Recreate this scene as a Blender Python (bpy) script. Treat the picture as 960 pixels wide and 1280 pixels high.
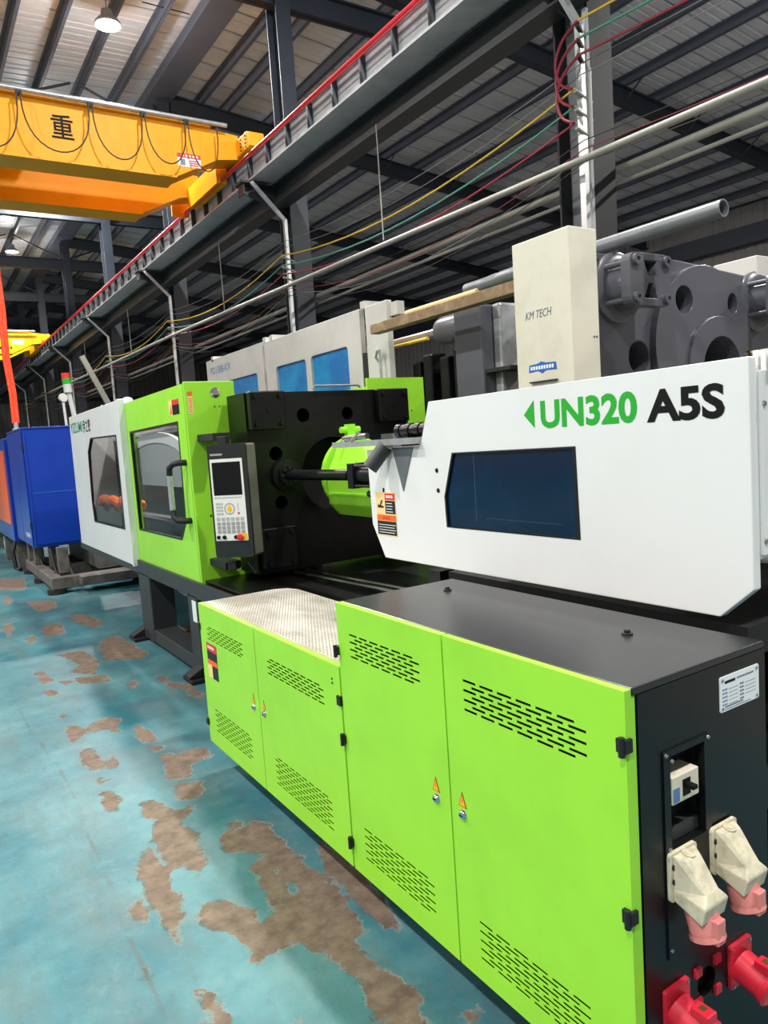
import bpy, math, random
import numpy as np
from mathutils import Vector, Matrix
from mathutils.geometry import tessellate_polygon

for o in list(bpy.data.objects):
    bpy.data.objects.remove(o, do_unlink=True)
scene = bpy.context.scene
col = scene.collection
random.seed(7)
PI = math.pi

# ------------------------------------------------------------------ camera
cam_d = bpy.data.cameras.new('camera')
cam = bpy.data.objects.new('camera', cam_d)
col.objects.link(cam)
scene.camera = cam
cam_d.sensor_fit = 'VERTICAL'
cam_d.sensor_height = 36.0
cam_d.lens = 921.95 * 36.0 / 1280.0
cam_d.clip_start = 0.05
cam_d.clip_end = 300
CAM = Vector((0, 0, 1.6))
yaw, pitch, roll = 0.569107, 0.100564, 0.067514
fw = Vector((math.sin(yaw) * math.cos(pitch), math.cos(yaw) * math.cos(pitch), -math.sin(pitch)))
rt = Vector((math.cos(yaw), -math.sin(yaw), 0))
dn = fw.cross(rt)
cr, sr = math.cos(roll), math.sin(roll)
r2, d2 = cr * rt + sr * dn, -sr * rt + cr * dn
cam.matrix_world = Matrix(((r2.x, -d2.x, -fw.x, CAM.x), (r2.y, -d2.y, -fw.y, CAM.y),
                           (r2.z, -d2.z, -fw.z, CAM.z), (0, 0, 0, 1)))

# ------------------------------------------------------------------ world, exposure, lamp layout
world = bpy.data.worlds.new('hall_ambient')
scene.world = world
world.use_nodes = True
bg = world.node_tree.nodes['Background']
bg.inputs[0].default_value = (1.0, 0.975, 0.94, 1)
bg.inputs[1].default_value = 0.26
vs = scene.view_settings
vs.view_transform = 'Standard'
vs.look = 'None'
vs.gamma = 1
vs.use_curve_mapping = False
vs.exposure = 0.12
LAMP_POWER = 680.0
LAMP_FILL = 170.0     # extra point light added under each lamp to brighten the roof
LAMP_COLOR = (1.0, 0.982, 0.955)
LAMPS = [(4.3, -2.3, 9.8), (4.3, 6.45, 9.8), (4.19, 15.19, 9.8), (4.3, 23.93, 9.8), (4.43, 32.67, 9.8)] + \
        [(-4.2, y, 9.6) for y in (-2.3, 6.45, 15.19, 23.93, 32.67)] + \
        [(-12.3, y, 9.5) for y in (-2.3, 6.45, 15.19)] + [(13.0, -2.3, 8.6), (13.0, 4.6, 8.6)]  # outer left row and right bay pair are unseen lamps added for light

# ------------------------------------------------------------------ helpers
def lin(c):
    def f(v):
        v /= 255.0
        return v / 12.92 if v <= 0.04045 else ((v + 0.055) / 1.055) ** 2.4
    return (f(c[0]), f(c[1]), f(c[2]), 1)

MATS = {}
def mat(name, rgb, rough=0.5, metal=0.0, var=0.0, scale=6.0, bump=0.0, bscale=60.0, emit=None, alpha=1.0,
        rgb2=None, lo=0.45, hi=0.7, spec=0.5, coat=0.0):
    m = bpy.data.materials.new(name)
    m.use_nodes = True
    nt = m.node_tree
    b = nt.nodes['Principled BSDF']
    b.inputs['Base Color'].default_value = lin(rgb)
    b.inputs['Roughness'].default_value = rough
    b.inputs['Metallic'].default_value = metal
    b.inputs['Specular IOR Level'].default_value = spec
    b.inputs['Coat Weight'].default_value = coat
    b.inputs['Coat Roughness'].default_value = 0.12
    b.inputs['Alpha'].default_value = alpha
    tc = None
    if var or bump or rgb2:
        tc = nt.nodes.new('ShaderNodeTexCoord')
    if var or rgb2:
        n = nt.nodes.new('ShaderNodeTexNoise')
        n.inputs['Scale'].default_value = scale
        n.inputs['Detail'].default_value = 6
        n.inputs['Roughness'].default_value = 0.62
        nt.links.new(tc.outputs['Object'], n.inputs['Vector'])
        r = nt.nodes.new('ShaderNodeValToRGB')
        c1 = lin(rgb)
        c2 = lin(rgb2) if rgb2 else tuple(v * (1 - var) for v in c1[:3]) + (1,)
        r.color_ramp.elements[0].position = lo
        r.color_ramp.elements[1].position = hi
        r.color_ramp.elements[0].color = c1
        r.color_ramp.elements[1].color = c2
        nt.links.new(n.outputs['Fac'], r.inputs['Fac'])
        nt.links.new(r.outputs['Color'], b.inputs['Base Color'])
    if bump:
        n2 = nt.nodes.new('ShaderNodeTexNoise')
        n2.inputs['Scale'].default_value = bscale
        n2.inputs['Detail'].default_value = 3
        nt.links.new(tc.outputs['Object'], n2.inputs['Vector'])
        bp = nt.nodes.new('ShaderNodeBump')
        bp.inputs['Strength'].default_value = bump
        bp.inputs['Distance'].default_value = 0.01
        nt.links.new(n2.outputs['Fac'], bp.inputs['Height'])
        nt.links.new(bp.outputs['Normal'], b.inputs['Normal'])
    if emit:
        b.inputs['Emission Color'].default_value = lin(rgb)
        b.inputs['Emission Strength'].default_value = emit
    MATS[name] = m
    return m

mat('lime', (152, 220, 52), 0.38, var=0.10, scale=3.0, bump=0.02, bscale=25)
mat('lime_edge', (186, 232, 70), 0.4)
mat('white', (226, 226, 224), 0.3, var=0.05, scale=2.5)
mat('panel_white', (200, 198, 191), 0.45, var=0.12, scale=3.0)
mat('ivory', (214, 209, 190), 0.5, var=0.14, scale=4.0)
mat('old_ivory', (222, 212, 184), 0.5, var=0.3, scale=40.0)
mat('black_paint', (14, 15, 16), 0.36, spec=0.35, var=0.25, scale=5, bump=0.03, bscale=18)
mat('black_top', (34, 34, 36), 0.3, var=0.2, scale=4, bump=0.02, bscale=9)
mat('black_oily', (11, 11, 12), 0.34, spec=0.35, var=0.3, scale=14, bump=0.08, bscale=60)
mat('black_matt', (12, 12, 13), 0.7)
mat('rubber', (20, 20, 22), 0.6)
mat('flange_shaded', (26, 27, 30), 0.6, var=0.3, scale=4)
mat('column_grey', (128, 129, 132), 0.5, var=0.25, scale=3)
mat('bed_grey', (50, 52, 54), 0.45, var=0.2, scale=6)
mat('dark_steel', (52, 56, 62), 0.55, var=0.25, scale=3)
mat('beam_blue', (40, 47, 58), 0.55, var=0.2, scale=2)
mat('girder_grey', (186, 186, 188), 0.5, var=0.25, scale=2.5)
mat('roof_sheet', (200, 206, 214), 0.38, 0.0, var=0.22, scale=0.7)
mat('purlin', (84, 90, 104), 0.5, var=0.2, scale=1.5)
mat('wall_sheet', (120, 118, 116), 0.6, var=0.2, scale=1)
mat('galv', (186, 188, 188), 0.35, 0.5, var=0.25, scale=12)
mat('pvc', (146, 144, 134), 0.45, var=0.15, scale=3)
mat('crane_yellow', (248, 164, 10), 0.5, spec=0.3, var=0.08, scale=2)
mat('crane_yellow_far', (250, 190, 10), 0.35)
mat('red_bar', (190, 30, 44), 0.45)
mat('red_plastic', (212, 38, 58), 0.35, var=0.1, scale=30)
mat('pink_plastic', (226, 138, 132), 0.45, var=0.2, scale=30)
mat('steel', (190, 190, 190), 0.22, 1.0)
mat('chrome', (220, 222, 225), 0.1, 1.0)
mat('machine_grey', (86, 87, 94), 0.28, var=0.12, scale=3, bump=0.12, bscale=5)
mat('pipe_grey', (118, 121, 124), 0.4, 0.35, var=0.2, scale=5)
mat('timber', (132, 106, 78), 0.7, rgb2=(170, 146, 112), scale=9)
mat('blue_paint', (4, 52, 152), 0.33, var=0.15, scale=2)
mat('blue_window', (6, 110, 176), 0.16, rgb2=(20, 150, 205), scale=2.2, lo=0.4, hi=0.65)
mat('navy_window', (7, 29, 54), 0.1, rgb2=(11, 38, 66), scale=3)
mat('window_frame', (14, 15, 18), 0.4)
mat('grey_glass', (60, 64, 66), 0.05, alpha=0.2)
mat('dark_glass', (20, 20, 22), 0.05, alpha=0.3)
mat('screen', (12, 13, 15), 0.08)
mat('panel_black', (38, 37, 36), 0.32)
mat('panel_edge', (112, 112, 100), 0.35)
mat('keypad', (226, 224, 216), 0.5)
mat('key_grey', (150, 150, 146), 0.5)
mat('yellow', (240, 190, 30), 0.45)
mat('wire_yellow', (214, 176, 52), 0.5)
mat('wire_green', (70, 140, 120), 0.5)
mat('wire_red', (140, 34, 52), 0.5)
mat('wire_grey', (120, 120, 118), 0.5)
mat('wire_dark', (46, 40, 40), 0.6)
mat('orange', (240, 140, 30), 0.5)
mat('label_red', (214, 40, 40), 0.5)
mat('label_orange', (232, 100, 30), 0.5)
mat('label_black', (24, 22, 22), 0.5)
mat('label_cream', (238, 206, 140), 0.5)
mat('label_white', (232, 234, 236), 0.4)
mat('ink_grey', (120, 130, 140), 0.5)
mat('ink_black', (12, 12, 13), 0.6, spec=0.2)
mat('ink_green', (28, 166, 38), 0.45)
mat('ink_teal', (20, 150, 110), 0.5)
mat('ink_blue', (86, 122, 168), 0.5)
mat('ink_slate', (70, 90, 108), 0.5)
mat('badge_blue', (30, 96, 176), 0.4)
mat('sling', (238, 60, 24), 0.7, rgb2=(250, 110, 50), scale=30)
mat('rust_steel', (92, 88, 82), 0.6, rgb2=(60, 54, 48), scale=8)
mat('orange_paint', (214, 92, 40), 0.4)
mat('breaker', (214, 206, 184), 0.45)
mat('dull_brass', (150, 130, 80), 0.35, 0.8)
mat('lamp_shell', (150, 152, 155), 0.4, 0.5)
mat('lamp_lens', (255, 252, 242), 0.5, emit=30.0)
mat('reflection_orange', (255, 70, 10), 0.6, rgb2=(255, 170, 40), scale=14)
mat('mould_reflection_grey', (176, 180, 184), 0.4)
mat('reflection_white', (238, 240, 242), 0.4)
mat('label_dim', (170, 170, 165), 0.5)

ORI = {}
def setp(o, label=None, cat=None, group=None, kind=None):
    if label: o['label'] = label
    if cat: o['category'] = cat
    if group: o['group'] = group
    if kind: o['kind'] = kind
    return o

def thing(name, loc, label=None, cat=None, group=None, kind=None):
    o = bpy.data.objects.new(name, None)
    o.empty_display_size = 0.1
    col.objects.link(o)
    o.location = loc
    ORI[o.name] = Vector(loc)
    return setp(o, label, cat, group, kind)

def FX(x):      # panel frame on a face looking to -X: (a,b,c) -> (x-c, -a, b)
    return Matrix(((0, 0, -1, x), (-1, 0, 0, 0), (0, 1, 0, 0), (0, 0, 0, 1)))
def FY(y):      # panel frame on a face looking to -Y: (a,b,c) -> (a, y-c, b)
    return Matrix(((1, 0, 0, 0), (0, 0, -1, y), (0, 1, 0, 0), (0, 0, 0, 1)))

class MB:
    def __init__(s, T=None):
        s.v, s.f, s.T = [], [], T
    def add(s, vs_, fs):
        n = len(s.v)
        s.v += [s.T @ Vector(p) for p in vs_] if s.T is not None else [Vector(p) for p in vs_]
        s.f += [tuple(i + n for i in f) for f in fs]
        return s
    def box(s, x0, y0, z0, x1, y1, z1):
        x0, x1 = sorted((x0, x1)); y0, y1 = sorted((y0, y1)); z0, z1 = sorted((z0, z1))
        return s.add([(x0, y0, z0), (x1, y0, z0), (x1, y1, z0), (x0, y1, z0), (x0, y0, z1), (x1, y0, z1), (x1, y1, z1), (x0, y1, z1)],
                     [(0, 3, 2, 1), (4, 5, 6, 7), (0, 1, 5, 4), (1, 2, 6, 5), (2, 3, 7, 6), (3, 0, 4, 7)])
    def quad(s, a, b, c, d):
        return s.add([a, b, c, d], [(0, 1, 2, 3)])
    def prism(s, outer, c0, c1, holes=()):
        # polygon in local (a,b) extruded from c0 to c1 along local c, with holes cut through
        def ccw(p, want):
            a = sum(p[i][0] * p[(i + 1) % len(p)][1] - p[(i + 1) % len(p)][0] * p[i][1] for i in range(len(p)))
            return list(p) if (a > 0) == want else list(p)[::-1]
        loops = [ccw(outer, True)] + [ccw(h, False) for h in holes]
        flat = [q for l in loops for q in l]
        n = len(flat)
        vs_ = [(a, b, c0) for a, b in flat] + [(a, b, c1) for a, b in flat]
        fs = []
        if len(loops) == 1 and False:
            pass
        tris = tessellate_polygon([[Vector((a, b, 0)) for a, b in l] for l in loops])
        for t in tris:
            a, b, c = (flat[i] for i in t)
            if (b[0] - a[0]) * (c[1] - a[1]) - (b[1] - a[1]) * (c[0] - a[0]) < 0:
                t = (t[0], t[2], t[1])
            fs.append(tuple(i + n for i in t))
            fs.append((t[0], t[2], t[1]))
        k = 0
        for l in loops:
            m = len(l)
            for i in range(m):
                j = (i + 1) % m
                fs.append((k + i, k + j, k + j + n, k + i + n))
            k += m
        return s.add(vs_, fs)
    def cyl(s, p, q, r, n=16, r2=None, caps=True):
        p, q = Vector(p), Vector(q)
        r2 = r if r2 is None else r2
        d = (q - p).normalized()
        a = d.orthogonal().normalized(); b = d.cross(a)
        vs_ = []
        for base, rr in ((p, r), (q, r2)):
            vs_ += [base + (a * math.cos(2 * PI * i / n) + b * math.sin(2 * PI * i / n)) * rr for i in range(n)]
        fs = [(i, (i + 1) % n, n + (i + 1) % n, n + i) for i in range(n)]
        if caps:
            fs += [tuple(range(n))[::-1], tuple(range(n, 2 * n))]
        return s.add(vs_, fs)
    def lathe(s, p, d, prof, n=20):      # prof: (radius, distance along d)
        p, d = Vector(p), Vector(d).normalized()
        a = d.orthogonal().normalized(); b = d.cross(a)
        vs_, fs = [], []
        for r, t in prof:
            vs_ += [p + d * t + (a * math.cos(2 * PI * i / n) + b * math.sin(2 * PI * i / n)) * max(r, 1e-5) for i in range(n)]
        for k in range(len(prof) - 1):
            fs += [(k * n + i, k * n + (i + 1) % n, (k + 1) * n + (i + 1) % n, (k + 1) * n + i) for i in range(n)]
        return s.add(vs_, fs)
    def tube(s, pts, r, n=6):
        pts = [Vector(p) for p in pts]
        vs_, fs = [], []
        ref = None
        for i, p in enumerate(pts):
            d = (pts[min(i + 1, len(pts) - 1)] - pts[max(i - 1, 0)]).normalized()
            a = d.orthogonal().normalized() if ref is None else (ref - d * ref.dot(d)).normalized()
            ref = a
            b = d.cross(a)
            vs_ += [p + (a * math.cos(2 * PI * k / n) + b * math.sin(2 * PI * k / n)) * r for k in range(n)]
        for i in range(len(pts) - 1):
            fs += [(i * n + k, i * n + (k + 1) % n, (i + 1) * n + (k + 1) % n, (i + 1) * n + k) for k in range(n)]
        fs += [tuple(range(n))[::-1], tuple(range((len(pts) - 1) * n, len(pts) * n))]
        return s.add(vs_, fs)
    def build(s, name, m, parent=None, bevel=0.0, smooth=False, origin=None, seg=2, **props):
        if parent is not None:
            org = ORI[parent.name]
        elif origin is not None:
            org = Vector(origin)
        else:
            xs = [p.x for p in s.v]; ys = [p.y for p in s.v]; zs = [p.z for p in s.v]
            org = Vector(((min(xs) + max(xs)) / 2, (min(ys) + max(ys)) / 2, min(zs)))
        me = bpy.data.meshes.new(name)
        me.from_pydata([tuple(p - org) for p in s.v], [], s.f)
        me.update()
        if smooth:
            me.polygons.foreach_set('use_smooth', [True] * len(me.polygons))
            try:
                me.set_sharp_from_angle(angle=math.radians(38))
            except Exception:
                pass
        me.materials.append(MATS[m])
        o = bpy.data.objects.new(name, me)
        col.objects.link(o)
        if parent is not None:
            o.parent = parent
        else:
            o.location = org
        ORI[o.name] = org
        if bevel:
            bm_ = o.modifiers.new('bevel', 'BEVEL')
            bm_.width = bevel
            bm_.segments = seg
            bm_.limit_method = 'ANGLE'
            bm_.angle_limit = math.radians(40)
        return setp(o, **props)

def B(x0, y0, z0, x1, y1, z1):
    return MB().box(x0, y0, z0, x1, y1, z1)

def clone(o, delta, parent=None):
    c = o.copy()
    col.objects.link(c)
    c.location = o.location + Vector(delta)
    if parent is not None:
        c.parent = parent
    ORI[c.name] = ORI[o.name]
    for ch in [k for k in bpy.data.objects if k.parent == o]:
        d = ch.copy()
        col.objects.link(d)
        d.parent = c
        ORI[d.name] = ORI[ch.name]
        for g in [k for k in bpy.data.objects if k.parent == ch]:
            e = g.copy()
            col.objects.link(e)
            e.parent = d
            ORI[e.name] = ORI[g.name]
    return c

def circle(cx, cy, r, n=24, ry=None):
    ry = r if ry is None else ry
    return [(cx + r * math.cos(2 * PI * i / n), cy + ry * math.sin(2 * PI * i / n)) for i in range(n)]

def rrect(a0, b0, a1, b1, r, n=4):
    pts = []
    for cx, cy, s in ((a1 - r, b1 - r, 0), (a0 + r, b1 - r, 1), (a0 + r, b0 + r, 2), (a1 - r, b0 + r, 3)):
        for i in range(n + 1):
            t = (s + i / n) * PI / 2
            pts.append((cx + r * math.cos(t), cy + r * math.sin(t)))
    return pts

def text(name, body, T, a0, b0, w, h, m, parent, offset=0.0, shear=0.0, thick=0.0012, c=0.0):
    cu = bpy.data.curves.new(name, 'FONT')
    cu.body = body
    cu.size = 1.0
    cu.offset = offset
    cu.shear = shear
    cu.extrude = 0.0
    cu.resolution_u = 4
    ob = bpy.data.objects.new(name + '_tmp', cu)
    col.objects.link(ob)
    dg = bpy.context.evaluated_depsgraph_get()
    dg.update()
    me = bpy.data.meshes.new_from_object(ob.evaluated_get(dg))
    bpy.data.objects.remove(ob, do_unlink=True)
    if not me.vertices:
        return None
    xs = [v.co.x for v in me.vertices]; ys = [v.co.y for v in me.vertices]
    x0, x1, y0, y1 = min(xs), max(xs), min(ys), max(ys)
    vs_ = [(a0 + (v.co.x - x0) / (x1 - x0) * w, b0 + (v.co.y - y0) / (y1 - y0) * h, c + thick) for v in me.vertices]
    mb = MB(T)
    mb.add(vs_, [tuple(p.vertices) for p in me.polygons])
    bpy.data.meshes.remove(me)
    return mb.build(name, m, parent)

def decal(name, T, a0, b0, a1, b1, m, parent, c0=0.0, c1=0.0012, poly=None):
    mb = MB(T)
    if poly:
        mb.prism(poly, c0, c1)
    else:
        mb.box(a0, b0, c0, a1, b1, c1)
    return mb.build(name, m, parent)

def sag(p, q, s, n=14):
    p, q = Vector(p), Vector(q)
    return [p.lerp(q, i / n) - Vector((0, 0, 4 * s * (i / n) * (1 - i / n))) for i in range(n + 1)]

# ------------------------------------------------------------------ floor
WEAR = [
[(0.63,4.71),(0.7,4.66),(0.71,4.52),(0.63,4.4),(0.62,4.54)],
[(0.73,4.6),(0.86,4.68),(0.92,4.6),(0.86,4.39),(0.82,4.5),(0.73,4.49)],
[(0.97,4.4),(1.02,4.28),(1.01,4.1),(0.95,4.11),(0.94,4.22)],
[(1.01,3.97),(0.97,3.94),(0.96,4.01),(1.0,4.04)],
[(0.63,4.26),(0.68,4.23),(0.71,4.0),(0.67,3.91),(0.62,3.94),(0.62,4.14)],
[(0.75,3.94),(0.72,3.88),(0.72,3.96),(0.75,4.03)],
[(0.97,3.88),(1.03,3.84),(1.09,3.78),(1.01,3.52),(0.92,3.58),(0.94,3.75)],
[(1.07,3.86),(1.19,3.79),(1.17,3.68),(1.05,3.67)],
[(0.67,3.75),(0.63,3.72),(0.61,3.79),(0.65,3.82)],
[(0.62,3.63),(0.66,3.61),(0.66,3.48),(0.62,3.4),(0.59,3.45)],
[(0.88,3.35),(0.94,3.46),(1.03,3.42),(1.02,3.33),(0.93,3.27)],
[(0.74,3.39),(0.79,3.39),(0.81,3.29),(0.86,3.18),(0.91,3.23),(0.92,3.2),(0.82,3.09),(0.85,2.95),(0.81,2.78),(0.8,2.68),(0.76,2.67),(0.74,2.75),(0.69,2.77),(0.68,2.92),(0.71,3.1),(0.77,3.2),(0.71,3.25)],
[(0.59,2.87),(0.65,2.96),(0.67,2.93),(0.66,2.75),(0.64,2.66),(0.67,2.59),(0.62,2.44),(0.59,2.4),(0.59,2.33),(0.58,2.31),(0.57,2.46),(0.57,2.6),(0.58,2.82)],
[(0.48,2.62),(0.53,2.63),(0.54,2.53),(0.52,2.5),(0.49,2.57)],
[(0.93,2.86),(1.02,2.95),(1.04,2.92),(1.0,2.87),(1.08,2.9),(1.12,2.85),(1.1,2.7),(1.11,2.63),(1.06,2.61),(0.99,2.68),(0.91,2.73)],
[(0.93,2.59),(1.03,2.6),(1.07,2.66),(1.11,2.63),(1.03,2.51),(0.95,2.52)],
[(0.46,2.23),(0.44,2.23),(0.43,2.26),(0.45,2.26)],
[(0.56,2.08),(0.58,2.05),(0.59,1.95),(0.57,1.87),(0.54,1.9),(0.56,2.0)],
[(0.76,1.77),(0.74,1.77),(0.73,1.8),(0.76,1.8)],
[(0.88,6.51),(1.07,6.45),(1.1,6.02),(1.0,5.7),(0.87,5.89),(0.98,6.08)],
[(0.64,6.06),(0.7,6.09),(0.73,5.78),(0.67,5.71)],
[(0.83,5.61),(0.78,5.57),(0.75,5.69),(0.8,5.73)],
[(0.88,5.71),(1.06,5.62),(1.06,5.43),(0.87,5.51)],
[(0.71,5.43),(0.66,5.39),(0.62,5.51),(0.68,5.55)],
[(1.25,8.11),(1.37,8.01),(1.44,7.49),(1.32,7.23),(1.23,7.71)],
[(1.23,6.66),(1.41,6.79),(1.47,5.98),(1.37,5.81),(1.16,6.05)],
[(0.82,7.24),(0.76,7.12),(0.74,7.33),(0.81,7.46)],
[(0.94,7.74),(1.1,7.76),(1.06,7.25),(0.9,7.25)],
[(0.87,9.48),(0.79,9.25),(0.78,9.59),(0.85,9.83)],
[(1.33,5.28),(1.4,5.26),(1.37,4.93)],
[(1.41,5.04),(1.47,4.93),(1.46,4.61),(1.41,4.71)],
[(0.7,7.87),(0.63,7.55),(0.62,7.95),(0.7,8.29)],
[(1.19,5.2),(1.14,5.15),(1.14,5.25),(1.19,5.31)],
[(0.68,4.89),(0.64,4.84),(0.63,4.93),(0.67,4.98)],
[(0.96,2.29),(1.09,2.36),(1.11,2.35),(1.13,2.23),(1.11,2.17),(1.09,1.99),(1.04,1.97),(1.02,1.89),(1.05,1.79),(1.06,1.65),(1.0,1.53),(0.95,1.44),(0.95,1.57),(0.94,1.64),(0.92,1.71),(0.96,1.81),(0.95,1.91),(0.93,2.0),(0.9,2.08),(0.82,2.09),(0.74,2.07),(0.72,2.1),(0.76,2.15),(0.72,2.3),(0.69,2.35),(0.67,2.43),(0.73,2.46),(0.79,2.43),(0.83,2.35),(0.82,2.23),(0.91,2.29)],
[(0.91,2.29),(0.98,2.29),(1.0,2.6),(0.96,2.55)],
[(1.05,2.66),(1.11,2.63),(1.12,2.3),(1.02,2.3),(1.0,2.45)],
[(1.23,2.57),(1.25,2.43),(1.23,2.18),(1.2,1.99),(1.19,1.93),(1.16,1.98),(1.15,2.17),(1.16,2.36)],
[(1.12,1.52),(1.17,1.52),(1.12,1.48)],
[(1.0,9.3),(1.25,9.1),(1.2,8.6),(1.02,8.5)],
[(0.9,11.5),(1.2,11.2),(1.1,10.2),(0.85,10.4)],
[(1.9,6.6),(2.6,6.7),(2.9,6.2),(2.0,6.1)],
]
CRACK = [(0.44,5.72),(0.445,4.99),(0.5,4.02),(0.49,3.48),(0.46,2.69),(0.45,2.25),(0.44,2.0),(0.43,1.2)]

def make_floor():
    xs = np.concatenate([np.linspace(-16, -0.8, 12)[:-1], np.arange(-0.8, 2.0, 0.025), np.linspace(2.0, 30, 20)])
    ys = np.concatenate([np.linspace(-12, 0.6, 10)[:-1], np.arange(0.6, 6.0, 0.025), np.arange(6.0, 12.0, 0.07), np.linspace(12, 64, 30)])
    gx, gy = np.meshgrid(xs, ys)
    px_, py_ = gx.ravel(), gy.ravel()
    def segd(poly, closed):
        d = np.full(px_.shape, 1e9)
        n = len(poly)
        for i in range(n if closed else n - 1):
            ax, ay = poly[i]; bx, by = poly[(i + 1) % n]
            ex, ey = bx - ax, by - ay
            t = np.clip(((px_ - ax) * ex + (py_ - ay) * ey) / (ex * ex + ey * ey + 1e-12), 0, 1)
            d = np.minimum(d, np.hypot(px_ - ax - t * ex, py_ - ay - t * ey))
        return d
    best = np.full(px_.shape, 1.0)
    for poly in WEAR:
        d = segd(poly, True)
        ins = np.zeros(px_.shape, bool)
        n = len(poly)
        for i in range(n):
            ax, ay = poly[i]; bx, by = poly[(i + 1) % n]
            if ay == by:
                continue
            c = ((ay > py_) != (by > py_)) & (px_ < (bx - ax) * (py_ - ay) / (by - ay) + ax)
            ins ^= c
        best = np.minimum(best, np.where(ins, -d, d))
    crack = segd(CRACK, False)
    nx, ny = len(xs), len(ys)
    me = bpy.data.meshes.new('floor')
    ii = (np.arange(ny - 1)[:, None] * nx + np.arange(nx - 1)[None, :]).ravel()
    faces = np.stack([ii, ii + 1, ii + nx + 1, ii + nx], 1)
    me.from_pydata(np.stack([px_, py_, np.zeros_like(px_)], 1).tolist(), [], faces.tolist())
    a = me.attributes.new('wear', 'FLOAT', 'POINT')
    a.data.foreach_set('value', best.astype(np.float32))
    a = me.attributes.new('crack', 'FLOAT', 'POINT')
    a.data.foreach_set('value', crack.astype(np.float32))
    m = bpy.data.materials.new('painted_concrete')
    m.use_nodes = True
    nt = m.node_tree
    N, Lk = nt.nodes, nt.links
    b = N['Principled BSDF']
    tc = N.new('ShaderNodeTexCoord')
    def noise(sc, det=6, ro=0.6, vec=None):
        n = N.new('ShaderNodeTexNoise')
        n.inputs['Scale'].default_value = sc
        n.inputs['Detail'].default_value = det
        n.inputs['Roughness'].default_value = ro
        Lk.new(vec or tc.outputs['Object'], n.inputs['Vector'])
        return n.outputs['Fac']
    def ramp(src, p0, c0, p1, c1):
        r = N.new('ShaderNodeValToRGB')
        r.color_ramp.elements[0].position = p0
        r.color_ramp.elements[1].position = p1
        r.color_ramp.elements[0].color = c0
        r.color_ramp.elements[1].color = c1
        Lk.new(src, r.inputs['Fac'])
        return r.outputs['Color']
    def math_(op, a_, b_=None):
        n = N.new('ShaderNodeMath')
        n.operation = op
        for i, v in enumerate((a_, b_)):
            if v is None:
                continue
            if isinstance(v, (int, float)):
                n.inputs[i].default_value = v
            else:
                Lk.new(v, n.inputs[i])
        return n.outputs[0]
    def mix(f, c1, c2):
        n = N.new('ShaderNodeMix')
        n.data_type = 'RGBA'
        if isinstance(f, (int, float)):
            n.inputs[0].default_value = f
        else:
            Lk.new(f, n.inputs[0])
        for i, v in ((6, c1), (7, c2)):
            if isinstance(v, tuple):
                n.inputs[i].default_value = v
            else:
                Lk.new(v, n.inputs[i])
        return n.outputs[2]
    mp = N.new('ShaderNodeMapping')
    mp.inputs['Scale'].default_value = (1.0, 0.35, 1)
    Lk.new(tc.outputs['Object'], mp.inputs['Vector'])
    W1 = (0, 0, 0, 1); W2 = (1, 1, 1, 1)
    base = mix(ramp(noise(1.6, 7, 0.65), 0.38, W1, 0.66, W2), lin((30, 97, 108)), lin((86, 130, 134)))
    base = mix(math_('MULTIPLY', ramp(noise(3.4, 8, 0.72, mp.outputs[0]), 0.46, W1, 0.7, W2), 0.7), base, lin((78, 84, 81)))
    base = mix(math_('MULTIPLY', ramp(noise(9, 6, 0.7), 0.56, W1, 0.75, W2), 0.35), base, lin((112, 140, 142)))
    base = mix(math_('MULTIPLY', ramp(noise(26, 8, 0.75, mp.outputs[0]), 0.56, W1, 0.68, W2), 0.4), base, lin((52, 66, 66)))
    base = mix(math_('MULTIPLY', ramp(noise(70, 5, 0.7), 0.64, W1, 0.72, W2), 0.5), base, lin((120, 150, 150)))
    conc = mix(ramp(noise(14, 7, 0.7), 0.35, W1, 0.7, W2), lin((88, 74, 63)), lin((130, 112, 96)))
    at = N.new('ShaderNodeAttribute'); at.attribute_name = 'wear'
    w = math_('ADD', at.outputs['Fac'], math_('ADD', math_('MULTIPLY', math_('SUBTRACT', noise(30, 6, 0.75), 0.5), 0.08), math_('MULTIPLY', math_('SUBTRACT', noise(7, 4, 0.6), 0.5), 0.10)))
    f1 = ramp(w, 0.0, W2, 0.012, W1)
    rnd = ramp(noise(1.15, 9, 0.66), 0.67, W1, 0.685, W2)
    gate = ramp(at.outputs['Fac'], 0.25, W1, 0.6, W2)
    gate_near = ramp(noise(11, 3, 0.5), 0.42, W1, 0.55, W2)
    f2 = math_('MULTIPLY', rnd, gate)
    f = math_('MAXIMUM', f1, f2)
    # bare grey concrete beyond the painted aisle
    sep = N.new('ShaderNodeSeparateXYZ')
    Lk.new(tc.outputs['Object'], sep.inputs[0])
    bare = ramp(math_('MULTIPLY', sep.outputs['X'], 0.1), 0.335, W1, 0.345, W2)
    base = mix(bare, base, mix(ramp(noise(3, 6, 0.6), 0.4, W1, 0.65, W2), lin((112, 108, 102)), lin((138, 132, 124))))
    colr = mix(f, base, conc)
    rim = math_('MULTIPLY', ramp(math_('ABSOLUTE', math_('SUBTRACT', w, 0.008)), 0.0, W2, 0.007, W1), gate_near)
    colr = mix(math_('MULTIPLY', rim, 0.55), colr, lin((150, 146, 134)))
    ac = N.new('ShaderNodeAttribute'); ac.attribute_name = 'crack'
    ck = math_('ADD', ac.outputs['Fac'], math_('MULTIPLY', math_('SUBTRACT', noise(9, 4, 0.6), 0.5), 0.03))
    ckf = ramp(math_('ABSOLUTE', ck), 0.0, W2, 0.011, W1)
    colr = mix(math_('MULTIPLY', ckf, 0.85), colr, lin((70, 74, 70)))
    Lk.new(colr, b.inputs['Base Color'])
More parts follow.
